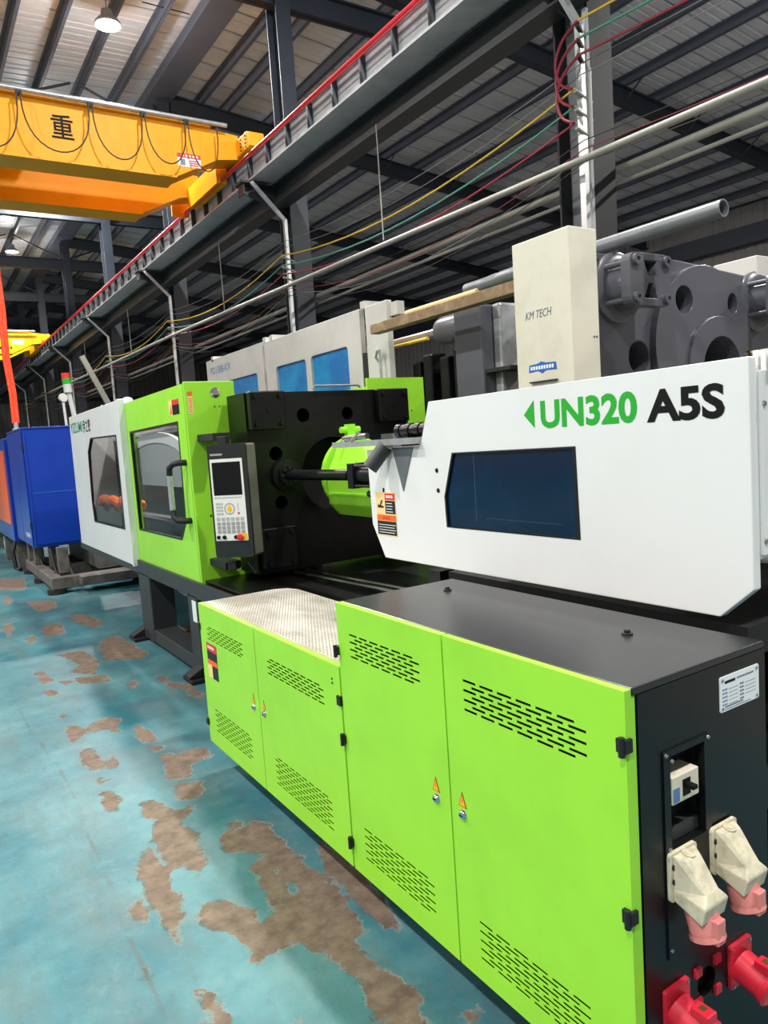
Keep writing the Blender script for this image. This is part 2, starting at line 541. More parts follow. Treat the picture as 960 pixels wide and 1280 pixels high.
    rg = math_('ADD', math_('MULTIPLY', f, 0.32), math_('ADD', 0.28, math_('MULTIPLY', noise(5, 8, 0.75), 0.36)))
    Lk.new(rg, b.inputs['Roughness'])
    b.inputs['Specular IOR Level'].default_value = 0.36
    bp = N.new('ShaderNodeBump')
    bp.inputs['Strength'].default_value = 0.45
    bp.inputs['Distance'].default_value = 0.006
    Lk.new(math_('ADD', math_('MULTIPLY', f, -0.8), math_('MULTIPLY', noise(60, 4, 0.6), 0.25)), bp.inputs['Height'])
    Lk.new(bp.outputs['Normal'], b.inputs['Normal'])
    me.materials.append(m)
    o = bpy.data.objects.new('floor', me)
    col.objects.link(o)
    setp(o, kind='structure')
make_floor()

# ------------------------------------------------------------------ roof, walls, columns
XR = 6.2
def YC(k): return (0.87 + 1.0625 * k) * XR
def roof_z(x): return 10.55 - 0.105 * (x - XR) if x > XR else 10.55 - 0.03 * (XR - x)

ceil = thing('ceiling', (0, 0, 10), kind='structure')
SP = 0.74
def sheet(x0, x1, y):
    mb = MB()
    prof = [(0, 0), (0.09, -0.0), (0.095, 0.08), (0.15, 0.08), (0.155, 0), (0.36, 0), (0.38, 0.012), (0.42, 0.012), (0.44, 0), (0.56, 0), (0.58, 0.012), (0.62, 0.012), (0.64, 0), (SP, 0)]
    vs_ = []
    for x in (x0, x1):
        vs_ += [(x, y + a, roof_z(x) + b) for a, b in prof]
    n = len(prof)
    mb.add(vs_, [(i, i + 1, n + i + 1, n + i) for i in range(n - 1)])
    return mb
for x0, x1 in ((-12, XR), (XR, 26)):
    s0 = sheet(x0, x1, -6).build('roof_sheet', 'roof_sheet', ceil)
    for i in range(1, 92):
        clone(s0, (0, i * SP, 0), ceil)
def purlin(x, w=0.075, h=0.2, dz=0.0):
    z = roof_z(x) - 0.01 - dz
    mb = MB()
    mb.box(x - 0.004, -6, z - h, x + 0.004, 62, z)
    mb.box(x - 0.004, -6, z - h, x + w, 62, z - h + 0.006)
    mb.box(x - w, -6, z - 0.006, x + 0.004, 62, z)
    return mb.build('purlin', 'purlin', ceil)
for i in range(-12, 6):
    purlin(2.72 + 0.87 * i if i < 4 else 2.72 + 0.87 * i + 0.15)
for i in range(15):
    purlin(7.9 + 1.2 * i)
# wide double member running along the hall beside the lamp row
xx = 6.15
B(5.98, -6, roof_z(6.1) - 0.36, 6.02, 62, roof_z(6.1) - 0.02).build('ridge_beam', 'purlin', ceil)
B(5.9, -6, roof_z(6.1) - 0.37, 6.5, 62, roof_z(6.1) - 0.345).build('ridge_beam', 'purlin', ceil)
# frame beams across the hall at every column line
for k in range(0, 8):
    y = YC(k)
    mb = MB()
    mb.box(-12, y - 0.1, 9.0, 10.6, y + 0.1, 9.03); mb.box(-12, y - 0.1, 9.38, 10.6, y + 0.1, 9.41); mb.box(-12, y - 0.012, 9.0, 10.6, y + 0.012, 9.4)
    mb.build('tie_beam', 'beam_blue', ceil)
    mb = MB()
    for a, b in ((9.98, 9.62), (9.62 + 0.02, 9.60)):
        pass
    T = MB()
    def raf(x): return roof_z(x) - 0.22
    for dy, t0, t1 in ((0.11, 0.0, 0.03), (0.012, 0.03, 0.37), (0.11, 0.37, 0.40)):
        vs_ = []
        for x in (XR, 26):
            vs_ += [(x, y - dy, raf(x) - t1), (x, y + dy, raf(x) - t1), (x, y + dy, raf(x) - t0), (x, y - dy, raf(x) - t0)]
        T.add(vs_, [(0, 1, 5, 4), (1, 2, 6, 5), (2, 3, 7, 6), (3, 0, 4, 7), (0, 3, 2, 1), (4, 5, 6, 7)])
    T.build('rafter', 'beam_blue', ceil)
    # diagonal struts between tie beam and roof
    if k >= 1:
        for xa, xb in ((2.2, 4.2), (6.2, 4.4), (6.2, 8.0)):
            MB().cyl((xa, y, 9.4), (xb, y + 0.3, roof_z(xb) - 0.2), 0.03, 6).build('roof_strut', 'beam_blue', ceil)
    for j in range(5):   # fly braces from rafter to purlin
        xb = 10.3 + j * 2.4
        MB().cyl((xb, y - 0.02, raf(xb) - 0.38), (xb, y - 0.6, roof_z(xb) - 0.2), 0.022, 6).build('fly_brace', 'beam_blue', ceil)
# sag rods across purlins
for y in (8.6, 15.2, 21.8):
    for x in (1.9, 3.6, 5.4):
        MB().cyl((x - 0.5, y, roof_z(x) - 0.12), (x + 0.45, y, roof_z(x) - 0.12), 0.012, 6).build('sag_rod', 'beam_blue', ceil)

# far wall and right wall in ribbed sheet
def ribwall(name, p, u, length, h, z0=0.0, pitch=0.4, m='wall_sheet'):
    p, u = Vector(p), Vector(u)
    nrm = Vector((u.y, -u.x, 0))
    prof = []
    n = int(length / pitch)
    for i in range(n):
        for a, d in ((0, 0), (0.55, 0), (0.65, 0.04), (0.9, 0.04)):
            prof.append((i * pitch + a * pitch, d))
    prof.append((n * pitch, 0))
    vs_ = [p + u * a + nrm * d + Vector((0, 0, z)) for z in (z0, h) for a, d in prof]
    k = len(prof)
    return MB().add(vs_, [(i, i + 1, k + i + 1, k + i) for i in range(k - 1)]).build(name, m, kind='structure')
wr = ribwall('wall_right', (24.5, -6, 0), (0, 1, 0), 68, 8.5)
for z0, z1 in ((7.15, 7.75), (4.2, 4.4), (2.2, 2.4)):
    B(24.1, -6, z0, 24.4, 62, z1).build('girt', 'beam_blue', wr)
wf = ribwall('wall_far', (-12, 62, 0), (1, 0, 0), 36, 10.3)
for z in (3.0, 6.0):
    B(-12, 61.7, z, 24, 61.85, z + 0.25).build('girt', 'beam_blue', wf)

COL_LABEL = {0: 'grey steel H column behind the tall ivory cabinet with jumper wires tied to it',
             1: 'dark steel H column rising behind the white guard panels with blue windows',
             2: 'dark steel H column just past the yellow crane end, rising behind the lime safety gate'}
for k in range(0, 7):
    y = YC(k)
    c = thing('steel_column', (XR, y, 0), COL_LABEL.get(k, 'distant dark steel column of the row carrying the crane runway'),
              'column', 'steel columns carrying the crane runway')
    m = 'girder_grey' if k == 0 else 'dark_steel'
    mb = MB()
    mb.box(XR - 0.17, y - 0.225, 0.02, XR + 0.17, y - 0.2, 6.6)
    mb.box(XR - 0.17, y + 0.2, 0.02, XR + 0.17, y + 0.225, 6.6)
    mb.build('flanges', 'flange_shaded' if k == 0 else 'dark_steel', c)  # first column's flanges darkened in colour for the side facing away from light
    B(XR - 0.01, y - 0.2, 0.02, XR + 0.01, y + 0.2, 6.6).build('web', 'column_grey' if k == 0 else 'dark_steel', c)
    mb = MB()
    mb.box(XR - 0.14, y - 0.19, 6.6, XR + 0.14, y - 0.17, 10.1)
    mb.box(XR - 0.14, y + 0.17, 6.6, XR + 0.14, y + 0.19, 10.1)
    mb.box(XR - 0.01, y - 0.17, 6.6, XR + 0.01, y + 0.17, 10.1)
    mb.build('upper_shaft', 'beam_blue', c)
    B(XR - 0.3, y - 0.3, 0, XR + 0.3, y + 0.3, 0.025).build('base_plate', 'dark_steel', c)
    # bracket carrying the runway girder
    T = Matrix(((1, 0, 0, 0), (0, 0, 1, y), (0, 1, 0, 0), (0, 0, 0, 1)))
    mb = MB(T)
    mb.prism([(XR - 0.12, 5.6), (XR - 0.12, 5.98), (5.25, 5.98), (5.25, 5.84)], -0.015, 0.015)
    mb.box(5.2, 5.98, -0.16, XR - 0.1, 6.02, 0.16)
    mb.box(5.24, 5.8, -0.12, 5.26, 5.98, 0.12)
    mb.build('bracket', 'dark_steel', c)
    mb = MB()
    mb.box(5.33, y - 0.33, 5.1, 5.36, y - 0.29, 5.14)
    br = MB()
    br.cyl((5.34, y - 0.22, 5.98), (5.9, y - 0.24, 5.40), 0.04, 4)
    br.build('knee_brace', 'girder_grey', c)
    B(XR - 0.32, y - 0.26, 1.0, XR - 0.265, y - 0.19, 5.42).build('cable_tray', 'galv', c)
    # insulator pegs
    for z in (4.38, 4.55, 4.72):
        MB().cyl((XR - 0.17, y - 0.24, z), (XR - 0.42, y - 0.26, z + 0.06), 0.02, 8).build('insulator_peg', 'pvc', c)
    if k == 0:
        B(XR - 0.21, y - 0.24, 2.0, XR - 0.172, y - 0.19, 5.6).build('edge_angle', 'girder_grey', c)
        for z in (5.06, 5.2, 5.34):
            MB().cyl((XR - 0.2, y - 0.2, z), (XR - 0.4, y - 0.3, z + 0.03), 0.025, 8).build('insulator_peg', 'rubber', c)
        # wrapped plastic around the edge
        B(XR - 0.25, y - 0.27, 4.3, XR - 0.18, y - 0.19, 5.05).build('plastic_wrap', 'label_dim', c, bevel=0.02)

# second column row at the far side of the crane bay (seen only past the crane)
# ------------------------------------------------------------------ crane runway
def ibeam_y(x0, x1, y0, y1, z0, z1, tf=0.03, tw=0.02, xm=None):
    mb = MB()
    mb.box(x0, y0, z0, x1, y1, z0 + tf)
    mb.box(x0, y0, z1 - tf, x1, y1, z1)
    xm = xm or (x0 + x1) / 2
    mb.box(xm - tw / 2, y0, z0 + tf, xm + tw / 2, y1, z1 - tf)
    return mb
rw = thing('crane_runway', (5.57, 20, 6.03), 'grey steel crane runway girder with dark web stiffeners and a red conductor bar', 'girder')
ibeam_y(5.36, 5.78, -4, 56, 6.03, 6.46, xm=5.47).build('girder', 'girder_grey', rw)
B(5.53, -4, 6.46, 5.61, 56, 6.53).build('rail', 'dark_steel', rw)
s0 = B(5.372, 4.6, 6.062, 5.458, 4.63, 6.428).build('stiffener', 'dark_steel', rw)
for i in range(1, 68):
    clone(s0, (0, 0.73 * i, 0), rw)
MB().cyl((5.3, -4, 6.37), (5.3, 56, 6.37), 0.028, 8).build('conductor_bar', 'red_bar', rw)
MB().cyl((5.27, -4, 6.30), (5.27, 56, 6.30), 0.012, 6).build('conductor_bar', 'red_bar', rw)
ibeam_y(5.92, 6.2, -4, 56, 5.7, 6.2, 0.025, 0.02).build('tie_girder', 'bed_grey',
    label='dark steel tie girder running along the columns below the crane runway', category='girder') if False else None
tg = ibeam_y(5.75, 6.03, -4, 56, 5.66, 6.0, 0.025, 0.02).build('tie_girder', 'bed_grey')
setp(tg, 'dark steel tie girder running along the columns below the crane runway', 'girder')

# ------------------------------------------------------------------ overhead cranes
def crane(y0, y1, label, near):
    c = thing('overhead_crane', (5.5, (y0 + y1) / 2, 6.53), label, 'crane', 'yellow overhead cranes')
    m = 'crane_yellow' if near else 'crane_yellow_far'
    zb, zt = 6.13, 7.0
    prof = [(-10, zb), (4.3, zb), (5.05, 6.5), (5.45, 6.56), (5.45, 6.95), (4.9, zt), (-10, zt)]
    T = Matrix(((1, 0, 0, 0), (0, 0, 1, 0), (0, 1, 0, 0), (0, 0, 0, 1)))
    for ya in (y0, y1 - 0.55):
        g = MB(T).prism(prof, ya + 0.04, ya + 0.51).build('girder', m, c)
        mb = MB()
        mb.box(-10, ya, zb - 0.03, 4.3, ya + 0.55, zb)
        mb.build('bottom_flange', m, g)
        B(-10, ya, zt, 4.95, ya + 0.55, zt + 0.025).build('top_flange', m, g)
    e = MB()
    e.box(5.4, y0 - 0.45, 6.58, 5.72, y1 + 0.35, 6.86)
    et = e.build('end_truck', m, c, bevel=0.02)
    for yy in (y0 - 0.2, y1 + 0.1):
        MB().cyl((5.47, yy, 6.63), (5.66, yy, 6.63), 0.1, 18).build('wheel', 'dark_steel', et, smooth=True)
    B(5.41, y0 - 0.52, 6.6, 5.6, y0 - 0.45, 6.82).build('buffer', 'crane_yellow', et, bevel=0.01)
    for i in range(2):
        for j in range(4):
            MB().cyl((5.40, y0 - 0.38 + i * 0.2, 6.62 + j * 0.06), (5.385, y0 - 0.38 + i * 0.2, 6.62 + j * 0.06), 0.014, 6).build('bolt', 'rubber', et)
    # gusset plates at the girder ends
    B(5.05, y1 + 0.02, 6.3, 5.4, y1 + 0.06, 6.62).build('gusset', m, c)
    B(5.2, y0 + 0.55, 6.3, 5.4, y1 - 0.55, 6.66).build('end_box', m, c)
    MB().cyl((-10, y0 - 0.1, zt + 0.03), (5.2, y0 - 0.1, zt + 0.03), 0.035, 10).build('festoon_rail', 'galv', c, smooth=True)
    F = FY(y0 + 0.04)
    if near:
        # festoon loops
        xs = [0.8, 1.75, 2.05, 3.05, 3.3, 4.0, 4.1, 4.95]
        xl = [-0.6, 0.4, 1.4, 1.55, 2.1, 3.15, 3.3, 4.05, 4.2, 4.9]
        for xa, xb, dd in ((1.2, 1.95, 0.85), (2.0, 2.95, 0.8), (3.0, 3.75, 0.78), (3.8, 4.45, 0.74), (4.5, 5.0, 0.78), (0.3, 1.15, 0.8)):
            pts = []
            for i in range(17):
                t = i / 16
                x = xa + (xb - xa) * (0.5 - 0.5 * math.cos(PI * t))
                pts.append((x, y0 - 0.16 - 0.05 * math.sin(PI * t), zt - 0.03 - dd * math.sin(PI * t) ** 0.75))
            MB().tube(pts, 0.011, 5).build('festoon_cable', 'rubber', c)
            B(xa - 0.05, y0 - 0.14, zt - 0.06, xa + 0.03, y0 - 0.07, zt).build('cable_trolley', 'rubber', c)
        text('crane_lettering', '重', F, 2.42, 6.46, 0.32, 0.36, 'ink_black', c, offset=0.012, thick=0.004)
        s = decal('warning_sign', F, 4.34, 6.31, 4.74, 6.52, 'label_white', c, 0.0, 0.006)
        decal('sign_band', F, 4.34, 6.45, 4.74, 6.52, 'label_red', s, 0.006, 0.008)
        for i in range(5):
            decal('sign_mark', F, 4.42 + i * 0.06, 6.47, 4.455 + i * 0.06, 6.5, 'label_white', s, 0.008, 0.009)
        for i in range(3):
            decal('sign_mark', F, 4.55, 6.33 + i * 0.035, 4.70, 6.35 + i * 0.035, 'label_red', s, 0.006, 0.009)
        decal('sign_mark', F, 4.40, 6.33, 4.47, 6.43, 'ink_grey', s, 0.006, 0.009)
        B(-2.5, y0 + 0.6, 7.05, 2.55, y1 - 0.6, 7.38).build('trolley_frame', 'crane_brown', c)
    else:
        s = decal('warning_sign', F, 4.3, 6.5, 4.75, 6.68, 'label_white', c, 0.0, 0.006)
        for i in range(14):
            decal('crane_lettering', F, 2.9 + i * 0.1, 6.3, 2.97 + i * 0.1, 6.4, 'ink_black', c, 0.0, 0.005)
mat('crane_brown', (150, 82, 34), 0.5)
crane(12.36, 15.0, 'large yellow double girder overhead crane with festoon cables and a black painted character', True)
crane(34.5, 37.0, 'small distant bright yellow overhead crane beyond the big crane', False)

# ------------------------------------------------------------------ high bay lamps
def lamp(x, y, z, label):
    t = thing('high_bay_lamp', (x, y, z), label, 'lamp', 'high bay lamps under the roof')
    MB().lathe((x, y, z), (0, 0, 1), [(0.22, 0.02), (0.235, 0.0), (0.25, 0.03), (0.2, 0.1), (0.12, 0.16), (0.1, 0.28), (0.0, 0.29)], 24).build('shade', 'lamp_shell', t, smooth=True)
    MB().cyl((x, y, z + 0.012), (x, y, z + 0.02), 0.218, 24).build('lens', 'lamp_lens', t)
    MB().cyl((x, y, z + 0.28), (x, y, roof_z(x) - 0.02), 0.008, 6).build('hanger', 'dark_steel', t)
    ld = bpy.data.lights.new('high_bay_light', 'AREA')
    ld.shape = 'DISK'
    ld.size = 0.44
    ld.energy = LAMP_POWER
    ld.color = LAMP_COLOR
    lo = bpy.data.objects.new('high_bay_light', ld)
    col.objects.link(lo)
    lo.parent = t
    lo.location = (0, 0, -0.01)
    lg = bpy.data.lights.new('high_bay_fill', 'POINT')  # added fill light for the roof
    lg.shadow_soft_size = 0.12
    lg.energy = LAMP_FILL
    lg.color = LAMP_COLOR
    lq = bpy.data.objects.new('high_bay_fill', lg)
    col.objects.link(lq)
    lq.parent = t
    lq.location = (0, 0, -0.16)
for (x, y, z) in LAMPS:
    if (x, y) == (4.19, 15.19):
        lb = 'bright round high bay lamp hanging above the big yellow crane'
    elif (x, y) == (4.43, 32.67):
        lb = 'small distant high bay lamp hanging in front of the dark tie beams'
    else:
        lb = 'unseen round high bay lamp hanging from the roof'
    lamp(x, y, z, lb)

# ------------------------------------------------------------------ conduits, wires, hanging rods
setp(MB().cyl((5.69, -3, 3.91), (5.69, 17.2, 4.355), 0.034, 10).cyl((5.69, 17.2, 4.355), (5.69, 40, 4.62), 0.034, 10).build('conduit_pipe', 'pvc', smooth=True),
     'long pale conduit pipe running in front of the steel columns', 'pipe')
setp(MB().cyl((6.46, -3, 4.16), (6.46, 40, 4.2), 0.04, 10).build('conduit_pipe', 'pvc', smooth=True),
     'pale conduit pipe running behind the steel columns, upper of two', 'pipe')
setp(MB().cyl((6.5, -3, 4.04), (6.5, 40, 4.08), 0.022, 8).build('conduit_pipe', 'pvc', smooth=True),
     'thin pale conduit pipe just under the one behind the steel columns', 'pipe')
WX = XR - 0.42
yn = YC(0) - 0.26
for nm, mm, z0, zu in (('yellow', 'wire_yellow', 4.80, 5.40), ('green', 'wire_green', 4.64, 5.24), ('red', 'wire_red', 4.49, 5.09)):
    pts = []
    for k in range(6, 0, -1):
        pts += sag((WX, YC(k) - 0.26, z0), (WX, YC(k - 1) - 0.26, z0), 0.28, 12)[:-1]
    pts += [(WX, yn, z0)]
    setp(MB().tube(pts, 0.0115, 6).build('power_wire', mm), 'sagging %s power wire strung along the steel columns below the crane runway' % nm, 'wire', 'power wires along the columns')
    pts = sag((WX + 0.02, yn - 0.05, zu), (WX - 0.1, -4, zu - 0.35), 0.12, 14)
    setp(MB().tube(pts, 0.012, 6).build('power_wire', mm), '%s power wire leaving the grey column high above the ivory cabinet' % nm, 'wire', 'power wires leaving the grey column')
    # red jumper from the lower to the upper run
    pts = [(WX - 0.02, yn + 0.02, z0), (WX - 0.03, yn + 0.16, z0 + 0.08), (WX - 0.04, yn + 0.22, z0 + 0.3), (WX - 0.02, yn + 0.12, zu - 0.1), (WX + 0.02, yn - 0.05, zu)]
    cv = []
    for i in range(len(pts) - 1):
        a, b = Vector(pts[i]), Vector(pts[i + 1])
        cv += [a.lerp(b, t / 4) for t in range(4)]
    cv.append(Vector(pts[-1]))
    for _ in range(3):
        cv = [cv[0]] + [(cv[i - 1] + cv[i] * 2 + cv[i + 1]) / 4 for i in range(1, len(cv) - 1)] + [cv[-1]]
    setp(MB().tube(cv, 0.014, 6).build('jumper_wire', 'wire_red'), 'red jumper wire curving up the grey column to the %s wire' % nm, 'wire', 'red jumper wires on the grey column')
    for yy in (-0.03, 0.03):
        MB().cyl((WX - 0.03, yn + yy - 0.02, z0 + 0.02), (WX + 0.02, yn + yy, z0 - 0.03), 0.035, 8)
for j, (z0, mm, lb) in enumerate((
        (5.05, 'wire_grey', 'thin grey wire strung along the columns well above the yellow wire'),
        (4.95, 'wire_grey', 'thin grey wire strung along the columns just above the yellow wire'),
        (4.34, 'wire_dark', 'thin dark wire strung along the columns right under the thick red wire'),
        (4.26, 'wire_red', 'thin red wire strung along the columns under the thick red wire'),
        (4.2, 'wire_grey', 'thin grey wire strung along the columns under the thin red wire'),
        (4.14, 'wire_dark', 'thin dark wire strung lowest of all along the columns'))):
    pts = []
    for k in range(6, 0, -1):
        pts += sag((WX + 0.1, YC(k) - 0.26, z0), (WX + 0.1, YC(k - 1) - 0.26, z0), 0.18 + 0.05 * j, 10)[:-1]
    pts += sag((WX + 0.1, YC(0) - 0.26, z0), (WX + 0.1, -3, z0 - 0.1), 0.1, 8)
    setp(MB().tube(pts, 0.0055, 5).build('thin_wire', mm), lb, 'wire', 'thin wires along the columns')
for (y, za, lb) in ((8.45, 5.7, 'thin pale rod above the conduit pipe between the grey column and the white guard panels'),
                (14.3, 5.64, 'thin pale rod above the conduit pipe just past the column behind the white guard panels'),
                (21.5, 5.64, 'thin pale rod above the conduit pipe near the pale slanted strut'),
                (27.5, 5.64, 'thin pale rod above the conduit pipe past the pale slanted strut')):
    setp(MB().cyl((5.69, y, 4.22 + 0.0105 * (y - 8.45)), (5.69, y, za), 0.009, 6).build('hanger_rod', 'pvc'), lb, 'rod', 'rods above the conduit pipe')
setp(MB().cyl((6.44, YC(0) - 0.05, 0), (6.44, YC(0) - 0.05, 4.9), 0.02, 8).build('riser_pipe', 'pvc'), 'thin pale riser pipe beside the grey steel column', 'pipe')

# ------------------------------------------------------------------ tall electrical cabinet and low pump cabinet
XF = 1.131
def door_sheet(T, a0, b0, a1, b1, depth, vents):
    """folded sheet door in panel coordinates with real vent slots; vents = (a0, b0, a1, b1, slot length)"""
    mb = MB(T)
    def q(x0, y0, x1, y1, z=0.0):
        if x1 - x0 > 1e-6 and y1 - y0 > 1e-6:
            mb.quad((x0, y0, z), (x1, y0, z), (x1, y1, z), (x0, y1, z))
    y = b0
    for va0, vb0, va1, vb1, sl in sorted(vents, key=lambda v: v[1]):
        q(a0, y, a1, vb0)
        rows = max(3, round((vb1 - vb0) / 0.0125))
        ph = (vb1 - vb0) / rows
        sh = ph * 0.55
        pitch = sl * 1.3
        q(a0, vb0, va0, vb1); q(va1, vb0, a1, vb1)
        for r in range(rows):
            y0 = vb0 + r * ph
            q(va0, y0 + sh, va1, y0 + ph)
            x = va0
            s = va0 + (pitch * 0.5 if r % 2 else 0.0)
            while s + sl <= va1 + 1e-6:
                q(x, y0, s, y0 + sh)
                e = s + sl
                d = -0.002
                mb.quad((s, y0, 0), (s, y0, d), (e, y0, d), (e, y0, 0))
                mb.quad((s, y0 + sh, d), (s, y0 + sh, 0), (e, y0 + sh, 0), (e, y0 + sh, d))
                mb.quad((s, y0, d), (s, y0, 0), (s, y0 + sh, 0), (s, y0 + sh, d))
                mb.quad((e, y0, 0), (e, y0, d), (e, y0 + sh, d), (e, y0 + sh, 0))
                x = e
                s += pitch
            q(x, y0, va1, y0 + sh)
        y = vb1
    q(a0, y, a1, b1)
    d = -depth
    mb.quad((a0, b1, 0), (a1, b1, 0), (a1, b1, d), (a0, b1, d))
    mb.quad((a0, b0, d), (a1, b0, d), (a1, b0, 0), (a0, b0, 0))
    mb.quad((a0, b0, d), (a0, b0, 0), (a0, b1, 0), (a0, b1, d))
    mb.quad((a1, b0, 0), (a1, b0, d), (a1, b1, d), (a1, b1, 0))
    return mb

def add_lock(T, a, b, parent):
    l = MB(T).lathe((a, b, 0), (0, 0, 1), [(0.0, 0.009), (0.009, 0.009), (0.013, 0.005), (0.0145, 0.0)], 16).build('lock', 'chrome', parent, smooth=True)
    MB(T).box(a - 0.006, b - 0.0015, 0.009, a + 0.006, b + 0.0015, 0.0105).build('lock_slot', 'ink_black', parent)
def add_warning(T, a, b, parent, s=0.03):
    h = s * 1.3
    decal('warning_triangle', T, 0, 0, 0, 0, 'ink_black', parent, 0, 0.0008, [(a - s / 2 * 1.1, b - h / 2), (a + s / 2 * 1.1, b - h / 2), (a, b + h / 2 * 1.15)])
    decal('warning_triangle', T, 0, 0, 0, 0, 'label_orange', parent, 0.0008, 0.0014, [(a - s / 2, b - h / 2 + 0.001), (a + s / 2, b - h / 2 + 0.001), (a, b + h / 2)])
    decal('warning_triangle', T, 0, 0, 0, 0, 'yellow', parent, 0.0014, 0.0018, [(a - s / 2 * 0.68, b - h / 2 * 0.78), (a + s / 2 * 0.68, b - h / 2 * 0.78), (a, b + h / 2 * 0.62)])
    decal('bolt_mark', T, 0, 0, 0, 0, 'label_red', parent, 0.0018, 0.0022, [(a + 0.001, b + 0.008), (a - 0.003, b - 0.004), (a, b - 0.003), (a - 0.0005, b - 0.012), (a + 0.0035, b - 0.001), (a + 0.0005, b - 0.002)])

FD = FX(XF)
ec = thing('electrical_cabinet', (1.37, 1.52, 0), 'tall lime and black electrical cabinet with power sockets on its black end', 'cabinet')
B(1.165, 0.99, 0.155, 1.612, 2.098, 1.058).build('body', 'black_matt', ec)
top = B(1.150, 0.937, 1.058, 1.617, 2.1, 1.075).build('top_plate', 'black_top', ec, bevel=0.004)
for (x, y) in ((1.478, 1.948), (1.451, 1.19)):
    MB().lathe((x, y, 1.075), (0, 0, 1), [(0.014, 0), (0.014, 0.004), (0.008, 0.005), (0.008, 0.012), (0.0, 0.012)], 12).build('lifting_plug', 'rubber', ec, smooth=True)
FE = FY(0.937)
ep = MB(FE).prism([(1.165, 0.10), (1.617, 0.10), (1.617, 1.058), (1.165, 1.058)], -0.02, 0.0,
                  holes=[[(1.255, 0.70), (1.375, 0.70), (1.375, 0.905), (1.255, 0.905)], circle(1.367, 0.35, 0.033, 20)]).build('end_panel', 'black_paint', ec)
B(1.42, 1.05, 0.0, 1.58, 2.08, 0.155).build('plinth', 'black_matt', ec)
# doors
for (y0, y1, vents, lk) in (
        (1.534, 2.101, [(-2.025, 0.904, -1.64, 0.988, 0.047), (-2.018, 0.222, -1.628, 0.336, 0.047)], -1.596),
        (0.940, 1.528, [(-1.45, 0.89, -1.042, 0.98, 0.05), (-1.437, 0.214, -1.036, 0.328, 0.05)], -1.48)):
    d = door_sheet(FD, -y1, 0.15, -y0, 1.073, 0.03, vents).build('door', 'lime', ec)
    add_lock(FD, lk, 0.597, d)
    add_warning(FD, lk, 0.638, d)
for (y, z) in ((0.945, 0.962), (0.945, 0.60), (2.108, 0.911), (2.106, 0.608), (2.106, 0.245)):
    mb = MB()
    mb.box(XF - 0.010, y - 0.012, z - 0.014, XF + 0.012, y + 0.012, z + 0.014)
    mb.cyl((XF - 0.012, y - 0.004, z - 0.02), (XF - 0.012, y - 0.004, z + 0.02), 0.007, 8)
    mb.build('hinge', 'rubber', ec)
# nameplate
pl = decal('nameplate', FE, 0, 0, 0, 0, 'label_white', ec, 0.0, 0.0022, rrect(1.438, 0.948, 1.588, 1.028, 0.005))
for a, b in ((1.447, 1.020), (1.579, 1.020), (1.447, 0.956), (1.579, 0.956)):
    MB(FE).cyl((a, b, 0.0022), (a, b, 0.004), 0.0035, 10).build('rivet', 'ink_grey', pl)
def bars(T, a0, b0, w, h, n, m, parent, c, gap=0.35):
    mb = MB(T)
    p = w / n
    for i in range(n):
        mb.box(a0 + i * p, b0, c, a0 + i * p + p * (1 - gap), b0 + h, c + 0.0004)
    return mb.build('print_line', m, parent)
bars(FE, 1.456, 1.0105, 0.04, 0.006, 7, 'ink_black', pl, 0.0022, 0.15)
bars(FE, 1.502, 1.0125, 0.066, 0.004, 11, 'ink_slate', pl, 0.0022)
for i in range(5):
    z = 1.000 - i * 0.0085
    bars(FE, 1.447, z - 0.004, 0.02, 0.004, 3, 'ink_blue', pl, 0.0022)
    MB(FE).box(1.47, z - 0.004, 0.0022, 1.505, z - 0.003, 0.0026).build('print_line', 'ink_grey', pl)
    bars(FE, 1.513, z - 0.004, 0.016, 0.004, 3, 'ink_slate', pl, 0.0022)
    if i < 4:
        MB(FE).box(1.533, z - 0.004, 0.0022, 1.575, z - 0.003, 0.0026).build('print_line', 'ink_grey', pl)
bars(FE, 1.456, 0.956, 0.07, 0.004, 12, 'ink_slate', pl, 0.0022)
bars(FE, 1.456, 0.951, 0.10, 0.0025, 20, 'ink_grey', pl, 0.0022)
# breaker recess: raised frame, pocket and switch
fr = MB(FE).prism([(1.236, 0.46), (1.394, 0.46), (1.394, 0.918), (1.236, 0.918)], 0.0, 0.004,
                  holes=[[(1.256, 0.70), (1.374, 0.70), (1.374, 0.904), (1.256, 0.904)]]).build('breaker_frame', 'black_paint', ec)
for a, b in ((1.243, 0.910), (1.387, 0.910), (1.262, 0.893), (1.262, 0.690), (1.30, 0.69), (1.248, 0.705), (1.387, 0.69), (1.245, 0.48), (1.385, 0.48)):
    MB(FE).lathe((a, b, 0.004), (0, 0, 1), [(0.005, 0), (0.004, 0.003), (0, 0.004)], 8).build('screw', 'steel', fr)
pk = MB(FE)
pk.box(1.25, 0.695, -0.05, 1.38, 0.91, -0.045)
pk.box(1.25, 0.695, -0.045, 1.2555, 0.91, -0.02); pk.box(1.3745, 0.695, -0.045, 1.38, 0.91, -0.02)
pk.box(1.25, 0.695, -0.045, 1.38, 0.7, -0.02); pk.box(1.25, 0.905, -0.045, 1.38, 0.91, -0.02)
pk.build('breaker_pocket', 'black_matt', fr)
bk = MB(FE).box(1.262, 0.795, -0.045, 1.352, 0.855, 0.004).build('breaker', 'breaker', ec, bevel=0.002)
MB(FE).box(1.264, 0.800, 0.004, 1.285, 0.83, 0.005).build('breaker_label', 'ink_blue', bk)
MB(FE).box(1.296, 0.806, 0.004, 1.322, 0.842, 0.005).build('toggle_recess', 'ink_black', bk)
MB(FE).box(1.302, 0.824, 0.004, 1.318, 0.834, 0.026).build('toggle', 'ink_black', bk, bevel=0.002)
MB(FE).box(1.255, 0.702, -0.045, 1.374, 0.73, -0.015).build('pocket_sill', 'bed_grey', fr)

